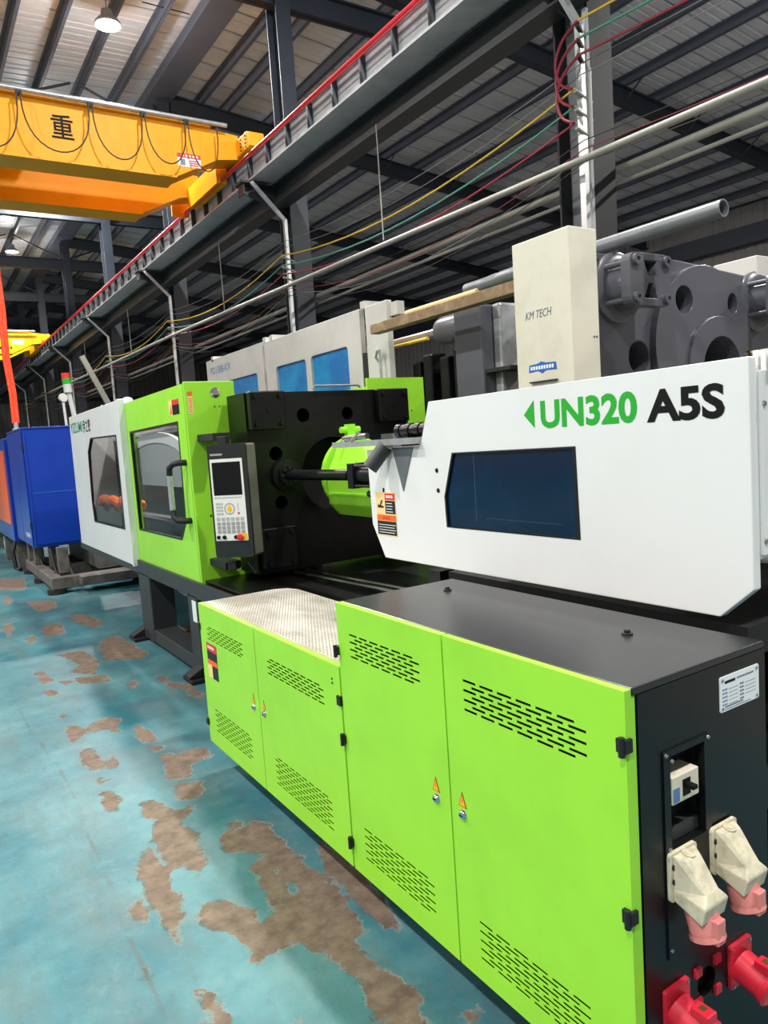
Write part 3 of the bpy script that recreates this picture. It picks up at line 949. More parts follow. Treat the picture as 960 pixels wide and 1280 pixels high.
def old_socket(a, b, label):
    """hooded ivory appliance socket with a pink round flap cap pointing down; a,b = lower-left of its plate"""
    w, h = 0.092, 0.108
    s = MB(FE).prism(rrect(a, b, a + w, b + h, 0.01), 0.004, 0.012).build('power_socket', 'old_ivory', ec, bevel=0.002, label=label)
    # wedge shaped hood: outline in (depth, height), extruded across the width with tapering sides
    x0, x1 = a + 0.008, a + w - 0.008
    t0, t1 = a + 0.024, a + w - 0.024
    hb = MB(FE)
    zt, zm, zb = b + h - 0.004, b + 0.03, b + 0.004
    v = [(x0, zt, 0.012), (x1, zt, 0.012), (t0, zt - 0.006, 0.036), (t1, zt - 0.006, 0.036),
         (x0, zm, 0.012), (x1, zm, 0.012), (x0 - 0.002, zm - 0.008, 0.088), (x1 + 0.002, zm - 0.008, 0.088),
         (x0, zb, 0.012), (x1, zb, 0.012), (x0 - 0.002, zb - 0.022, 0.078), (x1 + 0.002, zb - 0.022, 0.078),
         (t0, zm + 0.012, 0.078), (t1, zm + 0.012, 0.078)]
    f = [(0, 2, 3, 1), (2, 12, 13, 3), (12, 6, 7, 13), (6, 10, 11, 7), (10, 8, 9, 11), (0, 4, 12, 2), (4, 6, 12), (1, 3, 13, 5), (5, 13, 7), (4, 8, 10, 6), (5, 7, 11, 9), (0, 1, 5, 4), (4, 5, 9, 8)]
    hb.add(v, f)
    hb.build('hood', 'old_ivory', s, bevel=0.004)
    c = a + w / 2
    MB(FE).lathe((c, zt - 0.004, 0.024), (0, 1, 0.15), [(0.014, 0), (0.014, 0.004), (0.011, 0.0045), (0.011, 0.003), (0.008, 0.003), (0.008, 0.0045), (0, 0.0045)], 16).build('hood_plug', 'old_ivory', s, smooth=True)
    for zz in (b + h - 0.03, b + h - 0.062):
        MB(FE).lathe((a + 0.012, zz, 0.012), (0, 0, 1), [(0.007, 0), (0.0065, 0.004), (0.0, 0.004)], 10).build('screw', 'rubber', s)
    ax = Vector((0, -1, 0.28)).normalized()
    p = Vector((c, zb - 0.008, 0.048))
    MB(FE).cyl(p, p + ax * 0.05, 0.034, 24).build('collar', 'pink_plastic', s, smooth=True)
    MB(FE).lathe(p + ax * 0.048, ax, [(0.036, 0), (0.037, 0.012), (0.0, 0.014)], 24).build('flap_cap', 'pink_plastic', s, smooth=True)
    q = p + ax * 0.01
    MB(FE).box(c - 0.014, q.y - 0.05, q.z + 0.028, c + 0.014, q.y + 0.002, q.z + 0.046).build('flap_hinge', 'pink_plastic', s, bevel=0.003)
old_socket(1.236, 0.592, 'yellowed ivory hooded socket with pink cap, beside the breaker frame edge')
old_socket(1.383, 0.595, 'yellowed ivory hooded socket with pink cap, further from the green doors')

def red_socket(a, b, label):
    w, h = 0.082, 0.104
    s = MB(FE).prism(rrect(a, b, a + w, b + h, 0.006), 0.0, 0.009).build('power_socket', 'red_plastic', ec, bevel=0.002, label=label)
    for da in (0.008, w - 0.008):
        for db in (0.008, h - 0.008):
            MB(FE).cyl((a + da, b + db, 0.009), (a + da, b + db, 0.012), 0.004, 8).build('screw', 'steel', s)
    c, z = a + w / 2, b + h / 2 - 0.004
    ax = Vector((0, -0.28, 1)).normalized()
    p = Vector((c, z, 0.006))
    MB(FE).lathe(p, ax, [(0.037, 0.0), (0.036, 0.06), (0.038, 0.061), (0.038, 0.066)], 28).build('barrel', 'red_plastic', s, smooth=True)
    MB(FE).lathe(p + ax * 0.066, ax, [(0.041, 0.0), (0.042, 0.01), (0.036, 0.014), (0.034, 0.0125), (0.0, 0.0125)], 28).build('flap_cap', 'red_plastic', s, smooth=True)
    hp = p + ax * 0.045 + Vector((0, 0.036, 0.01))
    MB(FE).box(c - 0.016, hp.y - 0.006, hp.z - 0.012, c + 0.016, hp.y + 0.016, hp.z + 0.03).build('flap_hinge', 'red_plastic', s, bevel=0.003)
    MB(FE).box(c - 0.006, hp.y + 0.016, hp.z, c + 0.008, hp.y + 0.0172, hp.z + 0.014).build('spring_plate', 'dull_brass', s)
red_socket(1.214, 0.296, 'bright red round capped socket beside the green door edge')
red_socket(1.447, 0.290, 'bright red round capped socket further from the green door')
for a, b in ((1.322, 0.305), (1.322, 0.378), (1.392, 0.305), (1.392, 0.378)):
    MB(FE).prism([(a, b), (a + 0.022, b), (a + 0.022, b + 0.02), (a, b + 0.02)], 0.0, 0.007).build('socket_ear', 'red_plastic', ec, label='broken red corner ear beside an open black hole')
MB(FE).cyl((1.367, 0.35, -0.045), (1.367, 0.35, -0.022), 0.037, 20).build('hole_backing', 'black_matt', ec)
MB(FE).prism([(1.36, 0.175), (1.39, 0.2), (1.39, 0.215), (1.36, 0.19)], 0.0, 0.001).build('torn_sticker', 'label_white', ec)
MB(FE).prism([(1.30, 0.56), (1.38, 0.60), (1.38, 0.54), (1.30, 0.50)], 0.004, 0.0048).build('scuff_plate', 'bed_grey', ec)

pc = thing('pump_cabinet', (1.37, 2.81, 0), 'low lime cabinet topped with pale tread plate, beside the taller cabinet', 'cabinet')
B(1.165, 2.106, 0.155, 1.62, 3.505, 0.835).build('body', 'black_matt', pc)
B(1.42, 2.12, 0.0, 1.58, 3.4, 0.155).build('plinth', 'black_matt', pc)
B(1.13 + 0.032, 3.505, 0.15, 1.62, 3.515, 0.835).build('end_panel', 'black_paint', pc)
# tread plate with raised dots
m = bpy.data.materials.new('tread_plate'); m.use_nodes = True
nt = m.node_tree; b_ = nt.nodes['Principled BSDF']
tc = nt.nodes.new('ShaderNodeTexCoord')
vo = nt.nodes.new('ShaderNodeTexVoronoi'); vo.inputs['Scale'].default_value = 70; vo.inputs['Randomness'].default_value = 0.12
nt.links.new(tc.outputs['Object'], vo.inputs['Vector'])
no = nt.nodes.new('ShaderNodeTexNoise'); no.inputs['Scale'].default_value = 9; no.inputs['Detail'].default_value = 4
mpn = nt.nodes.new('ShaderNodeMapping'); mpn.inputs['Scale'].default_value = (1.0, 0.45, 1)
nt.links.new(tc.outputs['Object'], mpn.inputs['Vector']); nt.links.new(mpn.outputs[0], no.inputs['Vector'])
ra = nt.nodes.new('ShaderNodeValToRGB')
ra.color_ramp.elements[0].position = 0.36; ra.color_ramp.elements[1].position = 0.62
ra.color_ramp.elements[0].color = lin((160, 153, 138)); ra.color_ramp.elements[1].color = lin((196, 191, 178))
nt.links.new(no.outputs['Fac'], ra.inputs['Fac'])
r3 = nt.nodes.new('ShaderNodeValToRGB')
r3.color_ramp.elements[0].position = 0.16; r3.color_ramp.elements[1].position = 0.3
r3.color_ramp.elements[0].color = (0.3, 0.29, 0.27, 1); r3.color_ramp.elements[1].color = (1, 1, 1, 1)
nt.links.new(vo.outputs['Distance'], r3.inputs['Fac'])
mx = nt.nodes.new('ShaderNodeMix'); mx.data_type = 'RGBA'; mx.blend_type = 'MULTIPLY'; mx.inputs[0].default_value = 1
nt.links.new(ra.outputs[0], mx.inputs[6]); nt.links.new(r3.outputs[0], mx.inputs[7])
nt.links.new(mx.outputs[2], b_.inputs['Base Color'])
b_.inputs['Roughness'].default_value = 0.42; b_.inputs['Metallic'].default_value = 0.15
bpn = nt.nodes.new('ShaderNodeBump'); bpn.inputs['Strength'].default_value = 0.4; bpn.inputs['Distance'].default_value = 0.002
nt.links.new(vo.outputs['Distance'], bpn.inputs['Height']); nt.links.new(bpn.outputs[0], b_.inputs['Normal'])
MATS['tread_plate'] = m
B(1.142, 2.103, 0.835, 1.62, 3.51, 0.848).build('top_frame', 'black_paint', pc)
TP = Matrix(((1, 0, 0, 0), (0, 1, 0, 0), (0, 0, 1, 0), (0, 0, 0, 1)))
MB(TP).prism([(1.155, 2.103), (1.618, 2.103), (1.618, 3.40), (1.59, 3.47), (1.53, 3.505), (1.155, 3.505)], 0.848, 0.8555).build('tread_plate', 'tread_plate', pc)
td = MB()
for i in range(33):
    for j in range(100):
        x, y = 1.165 + i * 0.014 + (0.007 if j % 2 else 0), 2.11 + j * 0.014
        if x > 1.612 or (y > 3.38 and x > 1.612 - (y - 3.38) * 0.62) or y > 3.5:
            continue
        z = 0.8556
        td.add([(x - 0.0038, y, z), (x, y - 0.0038, z), (x + 0.0038, y, z), (x, y + 0.0038, z), (x, y, z + 0.0016)], [(0, 1, 4), (1, 2, 4), (2, 3, 4), (3, 0, 4)])
mat('tread_stud', (112, 107, 96), 0.45)
td.build('tread_studs', 'tread_stud', pc, kind='stuff')
for (y0, y1, vents, lk) in (
        (2.838, 3.522, [(-3.425, 0.69, -2.958, 0.76, 0.042), (-3.41, 0.232, -2.952, 0.35, 0.042)], -2.895),
        (2.112, 2.832, [(-2.716, 0.686, -2.236, 0.759, 0.042), (-2.716, 0.222, -2.226, 0.347, 0.042)], -2.787)):
    d = door_sheet(FD, -y1, 0.15, -y0, 0.853, 0.03, vents).build('door', 'lime', pc)
    add_lock(FD, lk, 0.497, d)
    add_warning(FD, lk, 0.535, d)
    if y0 > 2.5:
        k = decal('warning_label', FD, -3.447, 0.50, -3.315, 0.672, 'label_black', d)
        decal('label_band', FD, -3.447, 0.633, -3.315, 0.672, 'label_red', k, 0.0012, 0.0018)
        decal('label_band', FD, -3.447, 0.566, -3.315, 0.59, 'label_orange', k, 0.0012, 0.0018)
        decal('label_band', FD, -3.447, 0.50, -3.39, 0.566, 'label_cream', k, 0.0012, 0.0018)
        bars(FD, -3.43, 0.646, 0.09, 0.014, 5, 'label_white', k, 0.0018)
for (y, z) in ((3.524, 0.738), (3.524, 0.25), (2.118, 0.736)):
    B(XF - 0.008, y - 0.012, z - 0.016, XF + 0.03, y + 0.012, z + 0.016).build('hinge', 'rubber', pc)
for z in (0.80, 0.785):
    MB(FD).cyl((-2.165, z, 0), (-2.165, z, 0.002), 0.004, 8).build('screw', 'rubber', pc)

# ------------------------------------------------------------------ the lime injection moulding machine
im = thing('injection_molding_machine', (2.4, 5.0, 0), 'lime green, white and black injection moulding machine with control panel and long white guard', 'machine')
# bed, legs
B(1.625, 1.0, 0.60, 2.95, 9.0, 0.715).build('bed', 'black_oily', im, bevel=0.006)
bf = B(1.575, 3.6, 0.585, 1.6, 8.9, 0.70).build('bed_rail', 'bed_grey', im)
for (y0, y1) in ((4.93, 5.13), (6.12, 6.45)):
    for x0 in (1.575, 2.98):
        l = B(x0, y0, 0.03, x0 + 0.2, y1, 0.6).build('leg', 'bed_grey', im, bevel=0.008)
for x0 in (1.575, 2.98):
    B(x0 + 0.006, 4.94, 0.034, x0 + 0.194, 6.44, 0.14).build('leg_rail', 'bed_grey', im, bevel=0.006)
    for y in (6.48, 4.98):
        mb = MB(Matrix(((1, 0, 0, 0), (0, 0, 1, 0), (0, 1, 0, 0), (0, 0, 0, 1))))
        mb.box(x0 - 0.1, 0.0, y - 0.1, x0 + 0.12, 0.03, y + 0.1)
        mb.prism([(x0 - 0.1, 0.03), (x0 + 0.12, 0.03), (x0 + 0.12, 0.11), (x0 + 0.02, 0.11), (x0 - 0.1, 0.05)], y - 0.06, y + 0.06)
        mb.build('levelling_foot', 'rubber', im, bevel=0.006)
B(1.62, 4.85, 0.0, 3.2, 8.9, 0.16).build('oil_tray', 'black_matt', im) if False else None
B(2.25, 0.95, 0.0, 3.1, 4.7, 0.60).build('injection_base', 'black_matt', im)
for x0 in (2.3, 2.75):
    B(x0, 8.55, 0.0, x0 + 0.2, 8.85, 0.60).build('leg', 'bed_grey', im, bevel=0.008)
B(1.572, 4.945, 0.41, 1.5745, 5.03, 0.56).build('leg_tag', 'label_white', im)
MB().tube(sag((1.75, 5.55, 0.6), (1.9, 5.35, 0.05), -0.02, 8), 0.018, 6).build('drain_hose', 'rubber', im)

# front safety gate with window
FG = FX(1.6)
gw = [(-6.345, 1.785), (-5.05, 1.80), (-5.07, 1.10), (-5.2, 0.97), (-6.345, 0.965)]
gate = MB(FG).prism([(-6.5, 0.70), (-4.885, 0.70), (-4.885, 2.045), (-6.5, 2.03)], -0.04, 0.0, holes=[gw]).build('safety_gate', 'lime', im)
def inset(poly, s):
    cx = sum(p[0] for p in poly) / len(poly); cy = sum(p[1] for p in poly) / len(poly)
    return [(cx + (a - cx) * s, cy + (b - cy) * (s if s < 1 else s * 1.0)) for a, b in poly]
MB(FG).prism(inset(gw, 1.012), -0.02, 0.002, holes=[inset(gw, 0.975)]).build('window_frame', 'window_frame', gate)
MB(FG).prism(gw, -0.024, -0.018).build('window_pane', 'grey_glass', gate)
hd = MB()
hp = [(1.6, 4.955, 1.52), (1.53, 4.965, 1.525), (1.50, 5.0, 1.50), (1.495, 5.02, 1.44)]
MB().tube([(1.6, 4.95, 1.52), (1.55, 4.955, 1.522), (1.515, 4.975, 1.515), (1.5, 5.01, 1.49), (1.5, 5.02, 1.44)], 0.021, 10).build('handle_end', 'rubber', gate, smooth=True)
MB().tube([(1.5, 5.02, 1.20), (1.5, 5.01, 1.155), (1.515, 4.975, 1.13), (1.55, 4.955, 1.123), (1.6, 4.95, 1.123)], 0.021, 10).build('handle_end', 'rubber', gate, smooth=True)
MB().cyl((1.5, 5.02, 1.45), (1.5, 5.02, 1.19), 0.02, 14).build('handle_grip', 'galv', gate, smooth=True)
k = decal('warning_label', FG, -5.215, 1.853, -4.985, 1.955, 'label_cream', gate)
decal('label_band', FG, -5.14, 1.92, -4.985, 1.955, 'label_red', k, 0.0012, 0.0018)
decal('label_band', FG, -5.14, 1.853, -4.985, 1.92, 'ink_black', k, 0.0012, 0.0018)
decal('label_band', FG, 0, 0, 0, 0, 'label_orange', k, 0.0012, 0.002, [(-5.21, 1.86), (-5.15, 1.86), (-5.16, 1.93)])
# gate post (end face towards the injection side)
gp = B(1.6, 4.85, 0.68, 1.95, 4.878, 2.055).build('gate_post', 'lime', im, bevel=0.004)
B(1.62, 4.872, 0.70, 1.93, 5.0, 2.03).build('post_box', 'lime', gp)
FGP = FY(4.85)
MB(FGP).lathe((1.81, 1.98, 0), (0, 0, 1), [(0.0, 0.014), (0.02, 0.014), (0.022, 0.008), (0.034, 0.006), (0.036, 0)], 18).build('key_switch', 'chrome', gp, smooth=True)
for a in (1.8, 1.835):
    MB(FGP).cyl((a, 1.885, 0), (a, 1.885, 0.002), 0.005, 8).build('screw', 'ink_black', gp)
k = decal('warning_label', FGP, 1.617, 1.845, 1.65, 1.99, 'label_cream', gp)
decal('label_band', FGP, 1.617, 1.96, 1.65, 1.99, 'label_orange', k, 0.0012, 0.0018)
for i in range(7):
    decal('label_band', FGP, 1.622, 1.855 + i * 0.014, 1.645, 1.861 + i * 0.014, 'label_orange', k, 0.0012, 0.0018)
MB(FGP).cyl((1.705, 1.15, 0), (1.705, 1.15, 0.003), 0.008, 8).build('plug', 'rubber', gp)
# rear gate post on the far side
rg = B(3.03, 4.85, 0.72, 3.56, 4.878, 2.06).build('rear_gate_post', 'lime', im)
B(3.52, 4.86, 0.72, 3.56, 6.5, 2.06).build('rear_gate', 'lime', im)
for a in (3.2, 3.26, 3.37, 3.43):
    MB(FGP).cyl((a, 1.8, 0), (a, 1.8, 0.002), 0.006, 8).build('screw', 'ink_black', rg)

# white clamp guard with window
FW = FX(1.56)
ww = [(-7.72, 1.785), (-6.665, 1.775), (-6.68, 0.95), (-7.93, 0.945), (-7.96, 1.15), (-7.9, 1.65)]
cg = MB(FW).prism([(-8.76, 0.655), (-6.46, 0.645), (-6.46, 2.065), (-8.72, 2.05)], -0.03, 0.0, holes=[ww]).build('clamp_guard', 'white', im, bevel=0.004)
MB(FW).prism(inset(ww, 1.012), -0.02, 0.002, holes=[inset(ww, 0.978)]).build('window_frame', 'window_frame', cg)
MB(FW).prism(ww, -0.02, -0.014).build('window_pane', 'dark_glass', cg)
B(1.54, 6.43, 0.645, 1.60, 6.462, 2.068).build('guard_edge', 'white', cg, bevel=0.004)
text('brand_lettering', 'YIZUMI', FW, -8.68, 1.865, 0.62, 0.11, 'ink_teal', cg, offset=0.02)
text('brand_lettering', '伊之密', FW, -8.02, 1.85, 0.36, 0.13, 'ink_black', cg, offset=0.012)
B(1.60, 8.68, 0.66, 3.1, 8.71, 2.0).build('guard_end', 'white', im)
MB().lathe((1.9, 7.5, 2.03), (0, 0, 1), [(0.055, 0), (0.062, 0.04), (0.06, 0.09), (0.04, 0.125), (0, 0.135)], 16).build('beacon', 'white', im, smooth=True)
B(1.6, 7.35, 1.98, 2.1, 7.65, 2.03).build('beacon_bracket', 'white', im)
# things behind the panes
B(2.0, 5.75, 0.75, 3.0, 6.25, 1.85).build('moving_platen', 'black_oily', im, bevel=0.01)
mb = MB()
mb.lathe((2.45, 5.72, 1.40), (0, -1, 0), [(0.0, 0.5), (0.42, 0.5), (0.45, 0.46), (0.45, 0.0)], 28)
mb.build('mould_half', 'mould_reflection_grey', im, smooth=True)
for z in (0.98, 1.8):
    MB().cyl((2.0, 4.6, z), (2.0, 8.5, z), 0.05, 16).build('tie_bar', 'chrome', im, smooth=True)
    MB().cyl((3.02, 4.6, z), (3.02, 8.5, z), 0.05, 16).build('tie_bar', 'chrome', im, smooth=True)
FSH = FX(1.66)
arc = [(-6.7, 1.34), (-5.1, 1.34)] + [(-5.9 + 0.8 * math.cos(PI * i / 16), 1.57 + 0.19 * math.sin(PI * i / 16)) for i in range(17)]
ish = MB(FSH).prism(arc, -0.02, 0.0).build('reflection_plate', 'mould_reflection_grey', im)  # added pale plate standing in for the gate window's reflection
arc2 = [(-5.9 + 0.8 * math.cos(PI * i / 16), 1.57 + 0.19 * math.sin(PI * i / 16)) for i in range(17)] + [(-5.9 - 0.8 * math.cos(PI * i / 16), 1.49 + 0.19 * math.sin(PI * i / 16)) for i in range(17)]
MB(FSH).prism(arc2, 0.0, 0.01).build('reflection_rim', 'reflection_white', ish)  # white arc, the bright band of that reflection
B(1.98, 6.7, 0.72, 3.0, 8.6, 1.9).build('toggle_housing', 'black_oily', im)
pts = []
for i in range(24):
    t = i / 23
    pts.append((1.66 + 0.02 * math.sin(t * 19), 6.60 + t * 1.4, 1.17 + 0.022 * math.sin(t * 23 + 1) - 0.02 * t))
MB().tube(pts, 0.045, 8).tube([(p[0] + 0.05, p[1] + 0.03, p[2] - 0.05 + 0.02 * math.sin(i)) for i, p in enumerate(pts)], 0.04, 8).build('orange_reflection', 'reflection_orange', im, smooth=True)  # added orange tubes standing in for a reflection in the guard window

# stationary platen
FP = FY(4.5)
PX0, PX1, PZ0, PZ1 = 1.87, 3.14, 0.755, 1.945
holes = [circle(2.285, 1.785, 0.048, 18), circle(2.63, 1.785, 0.045, 18), circle(2.062, 1.541, 0.047, 18), circle(2.075, 1.215, 0.045, 18), circle(2.50, 1.37, 0.26, 36)]
pt = MB(FP).prism([(PX0, PZ0), (PX1, PZ0), (PX1, PZ1), (PX0, PZ1)], -0.3, 0.0, holes=holes).build('stationary_platen', 'black_oily', im, bevel=0.006)
B(1.95, 4.74, 0.8, 3.1, 4.78, 1.9).build('platen_back', 'black_matt', pt)
for (a0, b0, a1, b1) in ((1.88, 1.70, 2.125, 1.95), (2.86, 1.71, 3.11, 1.945), (1.895, 0.79, 2.135, 1.06), (2.86, 0.80, 3.1, 1.04)):
    n = MB(FP).box(a0, b0, 0.0, a1, b1, 0.07).build('tie_bar_plate', 'black_oily', pt, bevel=0.008)
    for da in (0.035, a1 - a0 - 0.035):
        for db in (0.035, b1 - b0 - 0.035):
            MB(FP).cyl((a0 + da, b0 + db, 0.07), (a0 + da, b0 + db, 0.088), 0.016, 6).build('bolt', 'black_paint', n)
    MB(FP).cyl(((a0 + a1) / 2, (b0 + b1) / 2, 0.07), ((a0 + a1) / 2, (b0 + b1) / 2, 0.076), 0.014, 10).build('bolt', 'black_paint', n)
MB().tube([(2.35, 4.45, 1.955), (2.36, 4.45, 1.975), (2.7, 4.45, 1.975), (2.72, 4.45, 1.96)], 0.008, 6).build('hose_line', 'wire_grey', pt)
# carriage cylinder flange and rod
fl = MB(FP).lathe((2.12, 1.395, 0), (0, 0, 1), [(0.105, 0), (0.105, 0.03), (0.07, 0.035), (0.07, 0.06), (0.0, 0.06)], 28).build('rod_flange', 'black_paint', im, smooth=True)
for i in range(8):
    a = 2 * PI * i / 8
    MB(FP).cyl((2.12 + 0.05 * math.cos(a), 1.395 + 0.05 * math.sin(a), 0.06), (2.12 + 0.05 * math.cos(a), 1.395 + 0.05 * math.sin(a), 0.075), 0.01, 6).build('bolt', 'rubber', fl)
MB().cyl((2.12, 4.5, 1.395), (2.12, 3.65, 1.40), 0.033, 16).build('carriage_rod', 'black_paint', im, smooth=True)
MB().cyl((2.12, 3.7, 1.40), (2.12, 3.52, 1.40), 0.024, 16).build('rod_tip', 'chrome', im, smooth=True)
mb = B(2.05, 3.50, 1.33, 2.19, 3.56, 1.47)
mb.cyl((2.12, 3.5, 1.40), (2.12, 2.6, 1.40), 0.055, 20)
mb.build('carriage_cylinder', 'black_paint', im, bevel=0.004, smooth=True)
for z in (1.345, 1.455):
    MB().cyl((2.065, 3.5, z), (2.065, 2.6, z), 0.008, 8).build('cylinder_tie_rod', 'rubber', im)
MB().cyl((2.10, 3.42, 1.30), (2.10, 2.9, 1.30), 0.018, 10).build('limit_rod', 'rubber', im)
# lime barrel shield around the nozzle
sh = MB(FY(4.2)).prism(circle(2.50, 1.37, 0.255, 32), -0.04, 0.0).build('barrel_shield', 'lime', im, bevel=0.005)
TS = FY(0.0)
v = []
hexo = [(2.27, 1.40), (2.27, 1.20), (2.34, 1.12), (2.72, 1.12), (2.74, 1.42), (2.68, 1.56), (2.36, 1.56)]
MB(TS).prism(hexo, -4.2, -3.62).build('shield_box', 'lime', sh, bevel=0.006)
MB(TS).box(2.262, 1.255, -4.15, 2.275, 1.27, -3.62).build('shield_seam', 'lime', sh)
mb = MB(); mb.box(2.40, 4.12, 1.6, 2.46, 4.16, 1.70); mb.cyl((2.36, 4.14, 1.665), (2.5, 4.14, 1.665), 0.02, 10)
mb.build('shield_latch', 'lime', sh)
TW = FX(2.27)
add_warning(TW, -3.82, 1.44, sh, 0.045)
MB().cyl((2.5, 4.48, 1.37), (2.5, 2.2, 1.37), 0.1, 20).build('barrel', 'steel', im, smooth=True)
B(2.33, 3.5, 1.10, 2.7, 3.62, 1.62).build('nozzle_plate', 'steel', im)
MB().tube([(2.35, 3.55, 1.12), (2.34, 3.55, 1.03), (2.38, 3.55, 1.0), (2.42, 3.55, 1.03), (2.41, 3.55, 1.12)], 0.012, 6).build('lifting_ring', 'bed_grey', im)
# bed rails and screws on the bed
for x in (2.12, 2.2):
    MB().cyl((x, 4.46, 0.74), (x + 0.02, 2.2, 0.80), 0.012, 8).build('guide_rod', 'steel', im, smooth=True)
for (x, y) in ((1.85, 4.0), (2.0, 3.4), (2.2, 3.2), (1.75, 3.6)):
    MB().lathe((x, y, 0.715), (0, 0, 1), [(0.01, 0), (0.01, 0.006), (0, 0.007)], 8).build('screw', 'steel', im)
B(1.95, 1.05, 0.72, 2.9, 2.5, 0.98).build('carriage', 'black_matt', im, bevel=0.01)
B(1.75, 2.35, 0.715, 1.88, 2.43, 1.05).build('guard_support', 'black_paint', im)
B(1.74, 1.05, 0.98, 2.9, 2.28, 1.06).build('guard_tray', 'black_matt', im)

# long white injection guard
FI = FX(1.7)
go = [(-2.765, 1.55), (-2.363, 1.556), (-2.293, 1.724), (-1.012, 1.733), (-1.008, 1.169), (-1.10, 1.087), (-2.67, 1.082), (-2.757, 1.224)]
iw = [(-2.163, 1.525), (-1.565, 1.533), (-1.559, 1.25), (-2.218, 1.246), (-2.222, 1.362)]
ig = MB(FI).prism(go, -0.03, 0.0, holes=[iw]).build('injection_guard', 'white', im, bevel=0.003)
MB(FI).prism(inset(iw, 1.008), -0.012, 0.0015, holes=[inset(iw, 0.972)]).build('window_frame', 'window_frame', ig)
MB(FI).prism(iw, -0.012, -0.006).build('window_pane', 'navy_window', ig)
for a0, b0, a1, b1 in ((-2.05, 1.275, -2.0485, 1.525), (-2.0, 1.29, -1.63, 1.2907)):
    MB(FI).box(a0, b0, -0.006, a1, b1, -0.0055).build('pane_scratch', 'ink_slate', ig)
hood = MB(FI).prism([(-2.29, 1.10), (-1.01, 1.10), (-1.01, 1.73), (-2.29, 1.72)], -0.9, -0.85).build('guard_rear', 'white', im)
MB().box(1.731, 1.035, 1.705, 2.6, 2.285, 1.715).build('guard_roof', 'white', im)
fe = FY(1.012)
ge = MB(fe).prism([(1.731, 1.24), (2.58, 1.24), (2.58, 1.70), (1.731, 1.70)], -0.02, 0.0).build('guard_end', 'white', im, bevel=0.002)
MB(fe).box(1.736, 1.25, 0.0, 2.56, 1.70, 0.012).build('end_door', 'white', ge, bevel=0.002)
for z in (1.285, 1.62):
    MB(fe).lathe((1.74, z, 0.012), (0, 0, 1), [(0.008, 0), (0.006, 0.004), (0, 0.005)], 10).build('screw', 'steel', ge)
for i in range(3):
    B(1.76, 0.985 + i * 0.02, 1.70, 2.1, 0.998 + i * 0.02, 1.75).build('louvre', 'white', ge)
for a, b in ((-2.263, 1.461), (-2.261, 1.384)):
    MB(FI).cyl((a, b, 0), (a, b, 0.002), 0.009, 10).build('plug', 'ink_black', ig)
MB(FI).box(-2.652, 1.368, 0, -2.642, 1.385, 0.003).build('clip', 'ink_black', ig)
# arrow and model lettering
decal('model_arrow', FI, 0, 0, 0, 0, 'ink_green', ig, 0, 0.001, [(-1.776, 1.641), (-1.729, 1.686), (-1.729, 1.597)])
text('model_lettering', 'UN320', FI, -1.701, 1.594, 0.367, 0.088, 'ink_green', ig, offset=0.034)
text('model_lettering', 'A5S', FI, -1.303, 1.591, 0.228, 0.088, 'ink_black', ig, offset=0.036)
k = decal('warning_label', FI, -2.714, 1.18, -2.562, 1.368, 'label_cream', ig)
decal('label_band', FI, -2.708, 1.272, -2.645, 1.362, 'label_cream', k, 0.0012, 0.0014)
decal('label_band', FI, -2.642, 1.335, -2.566, 1.363, 'label_red', k, 0.0012, 0.0018)
decal('label_band', FI, -2.642, 1.276, -2.566, 1.332, 'label_black', k, 0.0012, 0.0018)
decal('label_band', FI, -2.711, 1.245, -2.565, 1.270, 'label_orange', k, 0.0012, 0.0018)
decal('label_band', FI, -2.711, 1.184, -2.565, 1.243, 'label_black', k, 0.0012, 0.0018)
decal('label_mark', FI, 0, 0, 0, 0, 'label_black', k, 0.0014, 0.002, [(-2.70, 1.30), (-2.655, 1.30), (-2.655, 1.308), (-2.675, 1.31), (-2.66, 1.33), (-2.67, 1.335), (-2.685, 1.31), (-2.70, 1.315)])
bars(FI, -2.632, 1.343, 0.055, 0.012, 4, 'label_white', k, 0.0018)
bars(FI, -2.665, 1.251, 0.06, 0.012, 3, 'label_red', k, 0.0018)
for i in range(4):
    decal('label_mark', FI, -2.635, 1.283 + i * 0.012, -2.585 - 0.004 * (i % 2), 1.286 + i * 0.012, 'label_white', k, 0.0018, 0.0022)
    decal('label_mark', FI, -2.70, 1.193 + i * 0.011, -2.58 + 0.01 * (i % 2), 1.1955 + i * 0.011, 'label_white', k, 0.0018, 0.0022)
# steel slide bar with fittings, purge tube and a flat grey triangle at the guard notch
B(1.66, 2.36, 1.567, 1.70, 3.0, 1.592).build('slide_bar', 'galv', im)
mb = MB(); mb.cyl((1.68, 2.92, 1.605), (1.68, 2.72, 1.612), 0.013, 10); mb.cyl((1.66, 2.82, 1.59), (1.68, 2.78, 1.63), 0.008, 8)
mb.build('bar_clamp', 'steel', im, smooth=True)
mb = MB()
for i in range(7):
    mb.cyl((1.74, 2.56 - i * 0.034, 1.622), (1.74, 2.53 - i * 0.034, 1.622), 0.03 if i % 2 == 0 else 0.026, 12)
mb.build('corrugated_hose', 'black_paint', im, smooth=True)
B(1.705, 2.50, 1.56, 1.76, 2.45, 1.60).build('bar_foot', 'black_paint', im)
pa, pb = Vector((1.675, 2.585, 1.555)), Vector((1.62, 2.62, 1.475))
MB().lathe(pa, pb - pa, [(0.033, -0.01), (0.033, (pb - pa).length), (0.029, (pb - pa).length), (0.029, 0.03), (0, 0.03)], 20).build('purge_tube', 'bed_grey', im, smooth=True)
MB(FI).prism([(-2.557, 1.554), (-2.408, 1.554), (-2.495, 1.375)], 0.0, 0.004).build('grey_triangle', 'pipe_grey', im)

